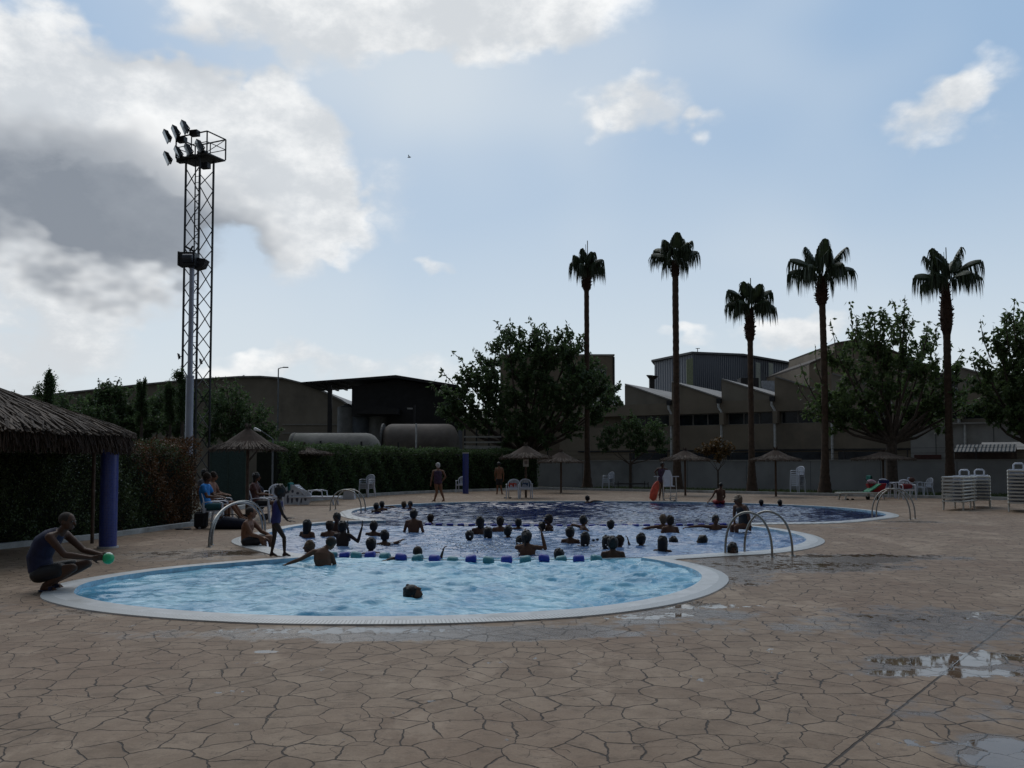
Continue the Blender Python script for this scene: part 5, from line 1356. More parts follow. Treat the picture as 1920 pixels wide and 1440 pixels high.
# side panels standing against it
g = G(558, 947); t = thing('lounger_base', 'white plastic lounger tipped on its side showing its moulded underside with cut outs', 'sun lounger', g, R(-4))
m_ = MB()
m_.prism([(-.55, 0, .02), (.42, 0, .02), (.58, 0, .30), (.42, 0, .52), (.10, 0, .62), (-.10, 0, .74), (-.30, 0, .78), (-.55, 0, .60)], (0, .04, 0)); m_.build('side_panel', plastic, t)
for (x, z, a_, b_) in ((-.38, .22, .05, .16), (-.22, .22, .04, .16), (-.02, .22, .06, .10), (.14, .2, .03, .12), (.30, .25, .05, .10), (-.38, .50, .06, .05), (-.2, .52, .05, .06), (0, .45, .06, .05), (.2, .42, .05, .04)):
    MB().loft([(x, -.006, z), (x, -.002, z)], [(a_, b_), (a_, b_)], side=(1, 0, 0), n=12).build('cut_out', mat('cut_dark', (.10, .11, .15), .8), t)
MB().bar((-.56, .0, .02), (-.56, .0, .6), .05).build('edge_rib', plastic, t)
g = G(1605, 937); greenc = mat('sling_green', (.012, .20, .105), .7, ns=12)
lg = lounger('green sling lounger with white frame and raised back beside the red cart', G(1612, 937), R(4), 'single loungers', back=R(33), fm=plastic2, dm=greenc, sling=True, L_=1.9)
g = G(1600, 938); t = thing('sandals', 'small dark pair of sandals under the green lounger', 'sandals', g + Vector((-.05, .25, 0)))
for x in (-.1, .12): MB().ell((x, 0, .035), (.055, .13, .035)).build('sandal', blacky, t, smooth=True)
g = G(1625, 935); cloth('towel', 'teal green towel hanging over the head end of the green lounger', 'towel', Vector((g.x + .13, g.y, 1.02)), .45, .45, .3, mat('cloth_green', (.01, .12, .10), .9), R(90), 9)
# --- red shopping cart
g = G(1643, 936.5); t = thing('shopping_cart', 'red fabric wheeled cart with black wheels beside the green lounger', 'cart', g, R(-6))
MB().prism([(-.40, -.16, .68), (-.22, -.16, .26), (.26, -.16, .26), (.40, -.16, .70)], (0, .32, 0)).build('bag_body', mat('cart_red', (.36, .012, .02), .75), t)
for x in (-.38, -.0):
    MB().loft([(x - .03, -.2, .08), (x - .03, -.15, .08)], .085, n=16).build('wheel', blacky, t, smooth=True)
mb = MB(); mb.bar((-.40, -.17, .08), (-.14, -.17, .70), .02); mb.bar((.02, -.17, .08), (-.35, -.17, .72), .02); mb.bar((-.35, -.17, .72), (-.52, -.17, .92), .02); mb.bar((.26, -.14, .26), (.30, -.14, 0), .02); mb.build('frame', darkmetal, t)
t = thing('bundle', 'pale pink bundle of cloth on top of the red cart', 'cloth bundle', g + Vector((-.22, 0, .68)))
MB().ell((0, 0, .09), (.18, .13, .11)).ell((.14, 0, .06), (.1, .1, .08)).build('cloth', pinkc, t, smooth=True)

# --- bags on the left
def lump(name, label, cat, loc, parts, m, vs=.02, extra=None):
    t = thing(name, label, cat, loc); mb = MB()
    for a, b, ra, rb in parts: mb.cap(a, b, ra, rb, n=12)
    o = mb.build('body', m, t); md = o.modifiers.new('r', 'REMESH'); md.mode = 'VOXEL'; md.voxel_size = vs; md.use_smooth_shade = True
    return t
t = lump('duffel_bag', 'long black duffel bag lying on the deck in front of the seated group', 'bag', G(432, 992), [((-.38, 0, .10), (-.1, 0, .15), .10, .16), ((-.1, 0, .15), (.38, 0, .12), .16, .12), ((.38, 0, .12), (.55, .02, .08), .12, .06)], mat('bag_navy', (.010, .013, .03), .85))
MB().loft([(-.2, -.1, .26), (-.1, -.12, .36), (.15, -.12, .36), (.25, -.1, .25)], .014, n=6).build('handle', blacky, t)
t = thing('backpack', 'upright black backpack beside the hedge at the left of the seated group', 'bag', G(377, 991))
MB().box((0, 0, .21), (.30, .24, .40)).build('body', blacky, t).modifiers.new('b', 'BEVEL').width = .05
MB().box((0, -.14, .16), (.22, .06, .2)).build('pocket', blacky, t); MB().loft([(-.05, 0, .4), (-.04, 0, .46), (.04, 0, .46), (.05, 0, .4)], .012, n=6).build('handle', blacky, t)
t = lump('backpack', 'dark backpack hanging on the chair between the straw pole and the person in dark clothes', 'bag', G(478, 975) + Vector((0, 0, .38)), [((0, 0, .12), (0, 0, .55), .19, .15), ((.1, 0, .2), (.12, 0, .45), .14, .12)], MATS['bag_navy'])
MB().loft([(-.06, 0, .68), (-.05, 0, .76), (.05, 0, .76), (.06, 0, .68)], .012, n=6).build('handle', plastic, t)
# folded stroller shape under it
g = G(475, 976); t = thing('stroller', 'folded dark pushchair with small wheels on the deck beside the parasol pole', 'pushchair', g)
mb = MB(); mb.bar((-.28, 0, .12), (.25, 0, .55), .022); mb.bar((-.25, 0, .5), (.28, 0, .10), .022); mb.bar((-.28, .3, .12), (.25, .3, .55), .022); mb.bar((-.25, .3, .5), (.28, .3, .10), .022); mb.bar((.25, 0, .55), (.25, .3, .55), .022); mb.build('frame', mat('dull_frame', (.2, .2, .22), .5), t)
for x in (-.28, .28):
    for y in (-.02, .3): MB().loft([(x, y - .02, .09), (x, y + .02, .09)], .09, n=16).build('wheel', blacky, t, smooth=True)
MB().cap((-.1, .15, .35), (.15, .15, .42), .1, .13).build('seat_cloth', blacky, t, smooth=True)
t = thing('sandals', 'flat dark mat like pair of sandals on the paving left of the first ladder', 'sandals', G(343, 993))
for x in (-.09, .1): MB().ell((x, 0, .02), (.10, .12, .02)).build('sandal', blacky, t, smooth=True)
t = thing('sandals', 'tiny dark sandals on the deck in front of the red towelled chair', 'sandals', G(952, 934.5))
for x in (-.1, .1): MB().ell((x, 0, .03), (.08, .12, .03)).build('sandal', blacky, t, smooth=True)
# --- metal rail rack
g = G(1184, 919); t = thing('metal_bench', 'low black metal bench frame standing before the wall', 'bench frame', g, R(-2))
for x in (-.98, -.78, .78, .98): MB().bar((x, 0, 0), (x, 0, .52 if abs(x) < .9 else .48), .045, hint=(1, 0, 0)).build('leg', darkmetal, t)
MB().bar((-1.0, 0, .36), (1.0, 0, .36), .05).build('bar', darkmetal, t); MB().bar((-.8, .3, .38), (.8, .3, .38), .05).build('bar', darkmetal, t)
# --- lifeguard chair and rescue tube
g = G(1257, 939.5); t = thing('lifeguard_chair', 'white metal and plastic lifeguard chair on tall legs at the far pool edge', 'lifeguard chair', g, R(4))
for x in (-.30, .02, .28):
    MB().loft([(x, 0, 0), (x * .92, .05, 1.02)], .017, n=8).build('leg', pipem, t)
for x in (-.5,): MB().loft([(x, .45, 0), (x + .03, .3, 1.0)], .017, n=8).build('leg', pipem, t)
MB().box((-.02, .15, .62), (.42, .4, .03)).build('seat', plastic, t)
MB().loft([(-.02, .32, .62), (-.02, .36, 1.0), (-.0, .38, 1.30)], [(.20, .02), (.22, .02), (.10, .015)], side=(1, 0, 0), n=14).build('backrest', plastic, t, smooth=True)
for x, w_ in ((-.62, .22), (.10, .46)): MB().box((x + .04, .0, 1.03), (w_, .06, .035)).build('armrest', plastic, t)
MB().bar((-.3, 0, .12), (.28, 0, .12), .03).build('footrest', pipem, t); MB().bar((-.3, 0, .36), (.28, 0, .36), .03).build('footrest', pipem, t)
mb = MB(); mb.loft([Vector((.10 + .13 * math.cos(a), -.03, .11 + .10 * math.sin(a))) for a in [i * 2 * math.pi / 20 for i in range(21)]], .02, n=6); mb.build('hanging_hoop', pipem, t)
g = G(1228, 939.5); t = thing('rescue_tube', 'orange red rescue float leaning beside the lifeguard chair', 'rescue float', g, R(5))
o = MB().loft([(-.04, 0, .02), (-.08, 0, .12), (-.04, 0, .35), (.04, 0, .60), (.10, 0, .76), (.14, 0, .84)], [(.06, .05), (.16, .07), (.17, .08), (.15, .07), (.09, .05), (.03, .03)], side=(1, 0, 0), n=16).build('float_body', mat('rescue_orange', (.62, .09, .05), .45), t, smooth=True)
MB().loft([(.14, 0, .84), (.22, -.02, .70), (.20, -.03, .40), (.12, -.03, .2)], .014, n=6).build('strap', mat('strap_pale', (.5, .3, .2), .7), t)
# --- green ball
bc = G(203, 1108); dball = G(92, 1108).y
q = A(203, 1047, dball); t = tag(MB().ell((0, 0, 0), (.072, .072, .072), n=28, m=18).build('ball', mat('ball_green', (.02, .36, .13), .35), loc=q, smooth=True), 'bright green ball held out by the squatting man', 'ball')
MB().loft([(0, .005, .052), (0, .005, .0735)], [.053, .02], n=20).build('white_patch', mat('ball_white', (.6, .7, .65), .4), t, smooth=True)
# --- bird
q = A(767, 295, 90); t = tag(MB().loft([(-.18, 0, 0), (-.05, 0, .0), (.12, 0, .02), (.2, 0, .03)], [.01, .06, .06, .02], n=8).build('bird', blacky, loc=q), 'tiny dark bird flying in the open sky between tower and palms', 'bird')
MB().prism([(-.05, 0, .02), (.08, 0, .02), (.0, .38, .16), (-.06, .36, .15)], (0, 0, .012)).build('wing', blacky, t); MB().prism([(-.05, 0, .02), (.08, 0, .02), (.0, -.38, .14), (-.06, -.36, .13)], (0, 0, .012)).build('wing', blacky, t)
# ================================================================ PEOPLE
def skin_mat(name, c):
    m = mat(name, c, .55, ns=7, na=.12, bump=.1, bs=60, spec=.28)
    m.node_tree.nodes['Principled BSDF'].inputs['Subsurface Weight'].default_value = 0.0
    return m
SK = [skin_mat('skin_fair', (.21, .105, .062)), skin_mat('skin_tan', (.125, .058, .033)), skin_mat('skin_brown', (.075, .036, .022)), skin_mat('skin_dark', (.035, .020, .015))]
hblack = mat('hair_black', (.010, .008, .007), .5, spec=.35, ns=30, na=.4, bump=.5, bs=60); hbrown = mat('hair_brown', (.030, .018, .011), .7, spec=.25, ns=30, na=.4, bump=.5, bs=60)
hblond = mat('hair_fair', (.11, .07, .04), .7, spec=.3, ns=30, na=.3, bump=.5, bs=60); hgrey = mat('hair_white', (.50, .48, .46), .6, ns=30, bump=.4); hcrop = mat('hair_cropped', (.026, .017, .012), .8, ns=60, na=.4)
HR = {'k': hblack, 'b': hbrown, 'f': hblond, 'g': hgrey, 'c': hcrop}
eyem = mat('eye', (.02, .015, .012), .2)
cl_black = mat('swim_black', (.010, .010, .013), .6); cl_navy = mat('cloth_darknavy', (.010, .013, .045), .8, ns=12); cl_purple = mat('swim_purple', (.018, .012, .085), .6); cl_blue = mat('shirt_blue', (.02, .20, .55), .8, ns=9)
cl_red = mat('swim_red', (.30, .03, .025), .7); cl_plum = mat('swim_plum', (.045, .018, .05), .6, ns=14, na=.5); cl_white = mat('cloth_white', (.5, .5, .5), .8); cl_grey = mat('cloth_grey', (.06, .06, .07), .9); cl_floral = mat('swim_pattern', (.16, .10, .17), .7, ns=16, na=.9)
def vx(mb, name, m, parent, vs, it=2, fac=.5):
    me = bpy.data.meshes.new('tmp'); me.from_pydata(mb.v, [], mb.f)
    bm = bmesh.new(); bm.from_mesh(me); bmesh.ops.recalc_face_normals(bm, faces=bm.faces); bm.to_mesh(me); bm.free()
    o = bpy.data.objects.new('tmp', me); COL.objects.link(o)
    md = o.modifiers.new('r', 'REMESH'); md.mode = 'VOXEL'; md.voxel_size = vs; md.use_smooth_shade = True
    s = o.modifiers.new('s', 'SMOOTH'); s.factor = fac; s.iterations = it
    dg = bpy.context.evaluated_depsgraph_get(); ev = o.evaluated_get(dg)
    me2 = bpy.data.meshes.new_from_object(ev); me2.name = name
    bpy.data.objects.remove(o); bpy.data.meshes.remove(me)
    me2.materials.clear(); me2.materials.append(m); me2.shade_smooth()
    ob = bpy.data.objects.new(name, me2); COL.objects.link(ob); ob.parent = parent
    return ob
V3 = lambda *a: Vector(a)
def unit(v): v = Vector(v); return v.normalized()
def hand(mb, wr, dr, palm, s, curl=.35, spread=.12, side=1):
    """wrist, pointing direction, palm normal: palm, four fingers, thumb"""
    dr = unit(dr); palm = Vector(palm); palm = (palm - dr * palm.dot(dr))
    palm = palm.normalized() if palm.length > 1e-4 else dr.orthogonal().normalized()
    w = dr.cross(palm) * side
    c = wr + dr * .045 * s
    mb.loft([wr - dr * .01 * s, c, wr + dr * .088 * s], [(.024 * s, .016 * s), (.038 * s, .015 * s), (.040 * s, .012 * s)], side=w, n=10)
    for i, (off, ln, sp) in enumerate(((.030, .072, 1.0), (.010, .082, .35), (-.011, .076, -.35), (-.031, .060, -1.0))):
        b = wr + dr * .085 * s + w * off * s; d = (dr + w * sp * spread).normalized(); p = b; r = .0092 * s; q = 0
        for k, fr in enumerate((.45, .32, .23)):
            q += curl * (1.0 + .15 * i) * (.9 if k else .6); dd = (d * math.cos(q) + palm * math.sin(q)).normalized(); p2 = p + dd * ln * fr * s; mb.cap(p, p2, r, r * .92, n=8); p = p2; r *= .93
    b = wr + dr * .03 * s + w * .030 * s; d = (dr * .65 + w * .75 + palm * .25).normalized(); p = b + d * .038 * s; mb.cap(b, p, .014 * s, .011 * s, n=8); mb.cap(p, p + (d * .6 + dr * .6 + palm * curl).normalized() * .034 * s, .0105 * s, .009 * s, n=8)
def arm_(mb, sh, el, wr, s, g=1.0, hd=None, palm=(0, 0, -1), curl=.35, hs=None, side=1, spread=.12):
    mb.cap(sh, el, .049 * s * g, .037 * s * g, n=12); mid = sh.lerp(el, .4); mb.ell(mid, (.047 * s * g, .047 * s * g, .09 * s), up=(el - sh) if (el - sh).length > .01 else (0, 0, 1), fw=(el - sh).orthogonal(), n=10, m=7)
    m2 = el.lerp(wr, .3); mb.cap(el, m2, .037 * s * g, .038 * s * g, n=10); mb.cap(m2, wr, .038 * s * g, .024 * s * g, n=10)
    hand(mb, wr, hd or (wr - el), palm, (hs or s), curl, spread, side)
def leg_(mb, hp, kn, an, toe, s, g=1.0, foot=True):
    mb.cap(hp, kn, .082 * s * g, .052 * s * g, n=14); c = kn.lerp(an, .28)
    back = (hp - kn).cross(an - kn); mb.cap(kn, c, .050 * s * g, .053 * s * g, n=12); mb.cap(c, an, .053 * s * g, .034 * s * g, n=12)
    if foot:
        heel = an + (an - toe).normalized() * .03 * s; heel.z = toe.z + .008 * s
        b = an.lerp(toe, .45); b.z = an.z * .45 + toe.z * .55
        mb.cap(an, heel, .034 * s, .030 * s, n=10); mb.cap(heel, b, .030 * s, .034 * s, n=10); mb.cap(an, b, .032 * s, .03 * s, n=10); mb.cap(b, toe, .034 * s, .024 * s, n=10)
        sd = unit((toe - an).cross(V3(0, 0, 1)))
        for i in range(5): q = toe + sd * (i - 2) * .017 * s; mb.cap(q, q + unit(toe - an) * .022 * s + V3(0, 0, -.008 * s), .011 * s, .009 * s, n=6)
def head_(mb, hd, up, fw, hs):
    up = unit(up); fw = Vector(fw); fw = unit(fw - up * fw.dot(up)); sd = fw.cross(up)
    mb.ell(hd + up * .02 * hs - fw * .008 * hs, (.080 * hs, .096 * hs, .088 * hs), up, fw, n=20, m=12)
    mb.ell(hd - up * .042 * hs + fw * .022 * hs, (.060 * hs, .066 * hs, .062 * hs), up, fw, n=16, m=10)       # jaw
    mb.ell(hd - up * .084 * hs + fw * .066 * hs, (.022 * hs, .020 * hs, .018 * hs), up, fw, n=10, m=7)        # chin
    mb.cap(hd + fw * .086 * hs + up * .012 * hs, hd + fw * .108 * hs - up * .026 * hs, .009 * hs, .015 * hs, n=8)   # nose
    mb.ell(hd + fw * .078 * hs + up * .030 * hs, (.050 * hs, .012 * hs, .010 * hs), up, fw, n=10, m=6)        # brow
    mb.ell(hd + fw * .080 * hs - up * .058 * hs, (.026 * hs, .012 * hs, .011 * hs), up, fw, n=10, m=6)        # lips
    for s_ in (-1, 1): mb.ell(hd + sd * s_ * .078 * hs - fw * .006 * hs - up * .008 * hs, (.010 * hs, .020 * hs, .032 * hs), up, fw, n=10, m=7)
def hair_(style, hd, up, fw, hs, neck):
    up = unit(up); fw = Vector(fw); fw = unit(fw - up * fw.dot(up)); sd = fw.cross(up); mb = MB()
    if style == 'crop':
        mb.ell(hd + up * .024 * hs - fw * .016 * hs, (.085 * hs, .096 * hs, .088 * hs), up, fw, n=20, m=12)
    else:
        mb.ell(hd + up * .026 * hs - fw * .018 * hs, (.097 * hs, .106 * hs, .094 * hs), up, fw, n=20, m=12)
        mb.ell(hd - up * .02 * hs - fw * .045 * hs, (.090 * hs, .066 * hs, .080 * hs), up, fw, n=16, m=10)
        r = random.Random(int(abs(hd.x * 1000 + hd.z * 777)) + 1)
        for i in range(16):
            a = r.uniform(0, 6.28); b_ = r.uniform(.1, 1.3); d = (sd * math.cos(a) + fw * math.sin(a)) * math.cos(b_) + up * math.sin(b_)
            if d.dot(fw) > .75: continue
            c = hd + up * .034 * hs - fw * .018 * hs + Vector((d.x * .084, d.y * .084, d.z * .09)) * hs; mb.ell(c, (.026 * hs, .026 * hs, .02 * hs), d, d.orthogonal(), n=8, m=6)
    if style in ('long', 'bob'):
        e = hd - fw * .055 * hs - up * (.20 if style == 'long' else .12) * hs
        mb.loft([hd - fw * .03 * hs + up * .03 * hs, hd - fw * .055 * hs - up * .07 * hs, e, e - V3(0, 0, .04 * hs)], [(.086 * hs, .07 * hs), (.088 * hs, .05 * hs), (.085 * hs, .038 * hs), (.05 * hs, .02 * hs)], side=sd, n=16)
        for s_ in (-1, 1): mb.cap(hd + sd * s_ * .075 * hs + up * .02 * hs, hd + sd * s_ * .080 * hs - up * (.16 if style == 'long' else .10) * hs - fw * .02 * hs, .026 * hs, .018 * hs, n=8)
    if style in ('bun', 'pony'):
        c = hd - fw * .105 * hs + up * (.075 if style == 'bun' else .03) * hs; mb.ell(c, (.042 * hs, .042 * hs, .042 * hs), up, fw)
        if style == 'pony': mb.cap(c, c - fw * .03 * hs - V3(0, 0, .17 * hs), .032 * hs, .012 * hs, n=10)
    return mb
def torso_(mb, J, s, g=1.0, infl=0.0, part='all', belly=1.0):
    S = unit(J['side']); P, Wd, C, N = J['pel'], J['wai'], J['che'], J['nek']
    ax = unit(C - P); U = unit(N - C)
    pts = [P - ax * .085 * s, P - ax * .05 * s, P, Wd, C, C.lerp(N, .5), C.lerp(N, .78), N + U * .01 * s]
    rr = [(.07, .05), (.13, .095), (.160, .112), (.132 * belly, .100 * belly), (.158, .112), (.165, .098), (.125, .078), (.058, .056)]
    rr = [((a * g * s + infl), (b * g * s + infl)) for a, b in rr]
    lo, hi = {'all': (0, 8), 'top': (3, 8), 'suit': (0, 7), 'low': (0, 3), 'belly': (2, 6), 'shirt': (1, 8)}[part]
    mb.loft(pts[lo:hi], rr[lo:hi], side=S, n=20)
    return mb
def person(label, loc, J, s=1.0, hs=1.0, skin=1, hair=('short', 'k'), clothes=(), vs=.012, g=1.0, belly=1.0, group=None, eyes=False, arms=('L', 'R'), foot=True, palms=None, curl=.35, extra=None, spread=.12):
    t = thing('person', label, 'person', loc, group=group)
    mb = MB(); torso_(mb, J, s, g, belly=belly)
    S = unit(J['side'])
    hd, up, fw = J['hd'], unit(J.get('up', (0, 0, 1))), J['fw']
    mb.cap(J['nek'] - unit(up) * .03 * s, hd - up * .06 * hs - Vector(unit(fw)) * .01, .055 * s * min(g, 1.1), .05 * hs, n=12)
    for q in 'LR':
        if 'sh' + q in J:
            sh = J['sh' + q]; mb.cap(J['che'].lerp(J['nek'], .72), sh, .055 * s * g, .050 * s * g, n=12)
            mb.cap(J['nek'], sh, .036 * s * g, .040 * s * g, n=10)
            pm = (palms or {}).get(q, (0, 0, -1)); arm_(mb, sh, J['el' + q], J['wr' + q], s, g, J.get('hd' + q), pm, (curl if not isinstance(curl, dict) else curl[q]), hs=min(1.0, (s + 1) / 2) if s < 1 else s, side=1 if q == 'L' else -1, spread=spread)
        if 'hp' + q in J: leg_(mb, J['hp' + q], J['kn' + q], J['an' + q], J['to' + q], s, g, foot)
    head_(mb, hd, up, fw, hs)
    b = vx(mb, 'body', SK[skin], t, vs, 2)
    if hair:
        h = hair_(hair[0], hd, up, fw, hs, J['nek']); vx(h, 'hair', HR[hair[1]], t, .009, 2)
    if eyes:
        f2 = unit(Vector(fw) - up * Vector(fw).dot(up)); sd = f2.cross(up)
        for s_ in (-1, 1): MB().ell(hd + f2 * .083 * hs + sd * s_ * .032 * hs + up * .008 * hs, (.015 * hs, .009 * hs, .009 * hs), up, f2, n=10, m=6).build('eye', eyem, t, smooth=True)
        MB().ell(hd + f2 * .091 * hs - up * .060 * hs, (.022 * hs, .005 * hs, .005 * hs), up, f2, n=10, m=6).build('mouth', mat('lip', (.12, .04, .035), .5), t, smooth=True)
    for (nm_, m_, kind) in clothes:
        c = MB(); inf = .012
        if kind in ('trunks', 'suit', 'shorts', 'shirt', 'tank', 'bikini'):
            if kind in ('trunks', 'shorts', 'suit'): torso_(c, J, s, g, inf, 'low' if kind != 'suit' else 'suit', belly)
            if kind in ('shirt', 'tank'): torso_(c, J, s, g, inf + .004, 'shirt', belly)
            if kind == 'bikini':
                for q in 'LR':
                    if 'hp' + q in J: pass
                torso_(c, J, s, g, inf, 'low', belly)
            if kind in ('trunks', 'shorts'):
                e = .62 if kind == 'shorts' else .38
                for q in 'LR':
                    if 'hp' + q in J: a, k = J['hp' + q], J['kn' + q]; c.cap(a, a.lerp(k, e), .082 * s * g + inf + .006, .070 * s * g + inf + .008, n=14)
            if kind in ('shirt', 'tank'):
                for q in ('LR' if kind == 'shirt' else ''):
                    if 'sh' + q in J:
                        c.cap(J['che'].lerp(J['nek'], .72), J['sh' + q], .055 * s * g + inf, .050 * s * g + inf, n=12); c.cap(J['nek'] - V3(0, 0, .02), J['sh' + q], .036 * s * g + inf, .040 * s * g + inf, n=10)
                        if kind == 'shirt': c.cap(J['sh' + q], J['sh' + q].lerp(J['el' + q], .5), .052 * s * g + inf, .048 * s * g + inf, n=12)
        if kind == 'cap':
            upv = up; f2 = unit(Vector(fw) - up * Vector(fw).dot(up)); sd = f2.cross(up)
            c.ell(hd + up * .045 * hs - f2 * .010 * hs, (.092 * hs, .105 * hs, .088 * hs), up, f2, n=18, m=12); c.loft([hd + up * .045 * hs + f2 * .07 * hs, hd + up * .040 * hs + f2 * .12 * hs, hd + up * .025 * hs + f2 * .165 * hs], [(.075 * hs, .008), (.072 * hs, .008), (.03 * hs, .007)], side=sd, n=12)
        if c.v: vx(c, nm_, m_, t, max(vs, .010), 2, .4)
    if extra: extra(t)
    return t

# ---- swimmers: only what is above the water is seen, the body goes on below it
def dirv(deg): return V3(math.cos(R(deg)), math.sin(R(deg)), 0)      # 0 = right in the photo, 90 = away, 180 = left, 270 = towards viewer
def swimmer(px, ywat, ytop, face, label, hair=('short', 'k'), skin=2, s=.85, hs=.95, body=None, arms=None, lean=(0, 0), clothes=(), vs=.012, group='swimmers in the pool', eyes=False, hfw=None, hup=None, palms=None, curl=.35, headoff=(0, 0, 0), spread=.12):
    loc = G(px, ywat, WZ); k = ppm(loc.y); t = (ywat - ytop) / k * 1.0
    B = dirv(body if body is not None else face); Sd = V3(B.y, -B.x, 0); Fh = hfw or dirv(face)
    lx = V3(lean[0], lean[1], 0)
    hd = V3(0, 0, t - .120 * hs) + V3(*headoff)
    up = hup or (0, 0, 1)
    nek = V3(0, 0, t - (.120 + .135) * hs) - B * .02 + lx * .0
    che = nek + V3(0, 0, -.20 * s) - lx * .25 * s; wai = che + V3(0, 0, -.19 * s) - lx * .25 * s; pel = wai + V3(0, 0, -.15 * s) - lx * .2 * s
    J = dict(side=Sd, nek=nek, che=che, wai=wai, pel=pel, hd=hd, fw=Fh, up=up)
    shz = nek.z - .045 * s
    A_ = arms or {}
    for q, sg in (('L', -1), ('R', 1)):
        sh = V3(nek.x, nek.y, shz) + Sd * sg * .178 * s; J['sh' + q] = sh
        if q in A_: e, w_ = A_[q]; J['el' + q] = sh + V3(*e) ; J['wr' + q] = J['el' + q] + V3(*w_)
        else: J['el' + q] = sh + Sd * sg * .08 * s + V3(0, 0, -.27 * s) ; J['wr' + q] = J['el' + q] + B * .16 * s + V3(0, 0, -.14 * s)
        J['hp' + q] = pel + Sd * sg * .08 * s; J['kn' + q] = J['hp' + q] + V3(0, 0, -.22 * s) + B * .05; J['an' + q] = J['kn' + q] + V3(0, 0, -.15 * s); J['to' + q] = J['an' + q] + B * .1 + V3(0, 0, -.05)
    return person(label, loc, J, s, hs, skin, hair, clothes, vs, group=group, eyes=eyes, foot=False, palms=palms, curl=curl, spread=spread)
# facing: 90 means back of head to the viewer
W = swimmer
W(577, 1008, 975, 60, 'swimmer with long wet dark hair and bare shoulders, leftmost in the middle pool', ('long', 'k'), 1, .9, 1.0)
W(618, 1006, 977, 100, 'swimmer with short hair and tanned shoulders just left of the child making the ring sign', ('short', 'b'), 1, .85)
W(631, 1002, 962, 268, 'boy with short hair facing the viewer behind two other swimmers at the left', ('short', 'k'), 2, .8, .95, eyes=True)
W(579, 1037, 1014, 185, 'child with short fair brown hair holding the pool rim with one arm raised', ('short', 'f'), 1, .8, .95, arms={'L': ((-.10, -.05, -.10), (-.16, -.06, .05))})
# child making a ring sign with raised hand
W(643, 1025, 977, 70, 'child in the middle pool raising both hands, fingers making a ring sign', ('short', 'k'), 3, .82, .95, body=80, vs=.008, arms={'R': ((.16, .0, -.12), (.075, -.02, .27)), 'L': ((.25, .10, -.10), (-.03, -.02, .24))}, palms={'R': (-1, -.3, 0), 'L': (1, 0, 0)}, curl=.28, spread=.25)
W(701, 1005, 977, 85, 'swimmer with tall narrow dark head at the left of the middle pool', ('short', 'k'), 2, .85, 1.0)
W(721, 1022, 994, 105, 'swimmer with round dark hair and one shoulder showing, right of the tall narrow head', ('short', 'k'), 2, .85, .98, arms={'R': ((.13, .04, .05), (.03, .05, .02))})
W(695, 1037, 1009, 110, 'swimmer with round dark head just above the blue and teal floats', ('short', 'k'), 2, .8, 1.0)
W(776, 998, 955, 80, 'bather standing chest high with bare back in front of the dark pool', ('short', 'k'), 1, .9, 1.0)
W(808, 981, 964, 60, 'small swimmer stretching one arm to the left near the bather with bare back', ('short', 'b'), 1, .8, .95, arms={'L': ((-.22, 0, .02), (-.22, 0, .0))})
W(783, 1048, 1023, 95, 'child resting both arms over the near line of floats', ('crop', 'c'), 2, .8, .95, arms={'L': ((-.24, -.04, .07), (-.12, -.12, -.02)), 'R': ((.24, -.02, .02), (.05, -.06, .16))}, vs=.009, palms={'R': (1, 0, -.5)}, curl=.5)
W(706, 961, 943, 60, 'swimmer in the deep pool left end, nearer of the close pair', ('short', 'k'), 2, .85, .95)
W(716, 957, 940, 100, 'swimmer in the deep pool left end, farther of the close pair', ('short', 'k'), 1, .85, .95)
W(757, 953, 940, 110, 'fair haired swimmer holding the far rim of the deep pool with one long arm', ('short', 'f'), 1, .85, 1.0, arms={'L': ((-.25, .1, .10), (-.25, .05, .0))})
W(769, 954, 940, 265, 'dark haired swimmer beside the fair haired one at the far rim', ('short', 'k'), 1, .85, .95)
W(880, 1013, 995, 95, 'swimmer with spiky dark hair low in the water amid splashes', ('short', 'k'), 2, .8, .95)
W(899, 1001, 969, 150, 'swimmer with long dark hair turned left near the far floats', ('bob', 'k'), 2, .85, 1.0, body=110)
W(915, 1009, 988, 90, 'swimmer with smooth dark bob seen from behind, right of the splash', ('bob', 'k'), 2, .8, .98)
W(938, 997, 969, 90, 'swimmer with pale shoulders and tied up hair before the deep pool', ('bun', 'b'), 1, .85, .98)
W(953, 1007, 986, 70, 'swimmer with shiny dark hair tilted right next to the pale shoulders', ('short', 'k'), 2, .8, 1.0)
W(972, 993, 972, 90, 'slim necked swimmer in front of the far floats left of the dark capped bather', ('short', 'k'), 2, .8, .9)
W(1017, 995, 979, 60, 'child clinging close in front of the bather with the dark cap', ('short', 'k'), 2, .7, .9)
W(1028, 995, 965, 200, 'bather with dark flat cap facing left beside the clinging child', ('short', 'b'), 2, .9, 1.0, clothes=(('swim_cap', cl_black, 'cap'),))
W(975, 1022, 1005, 120, 'long haired swimmer half hidden behind the woman adjusting her hair', ('long', 'k'), 2, .8, .95)
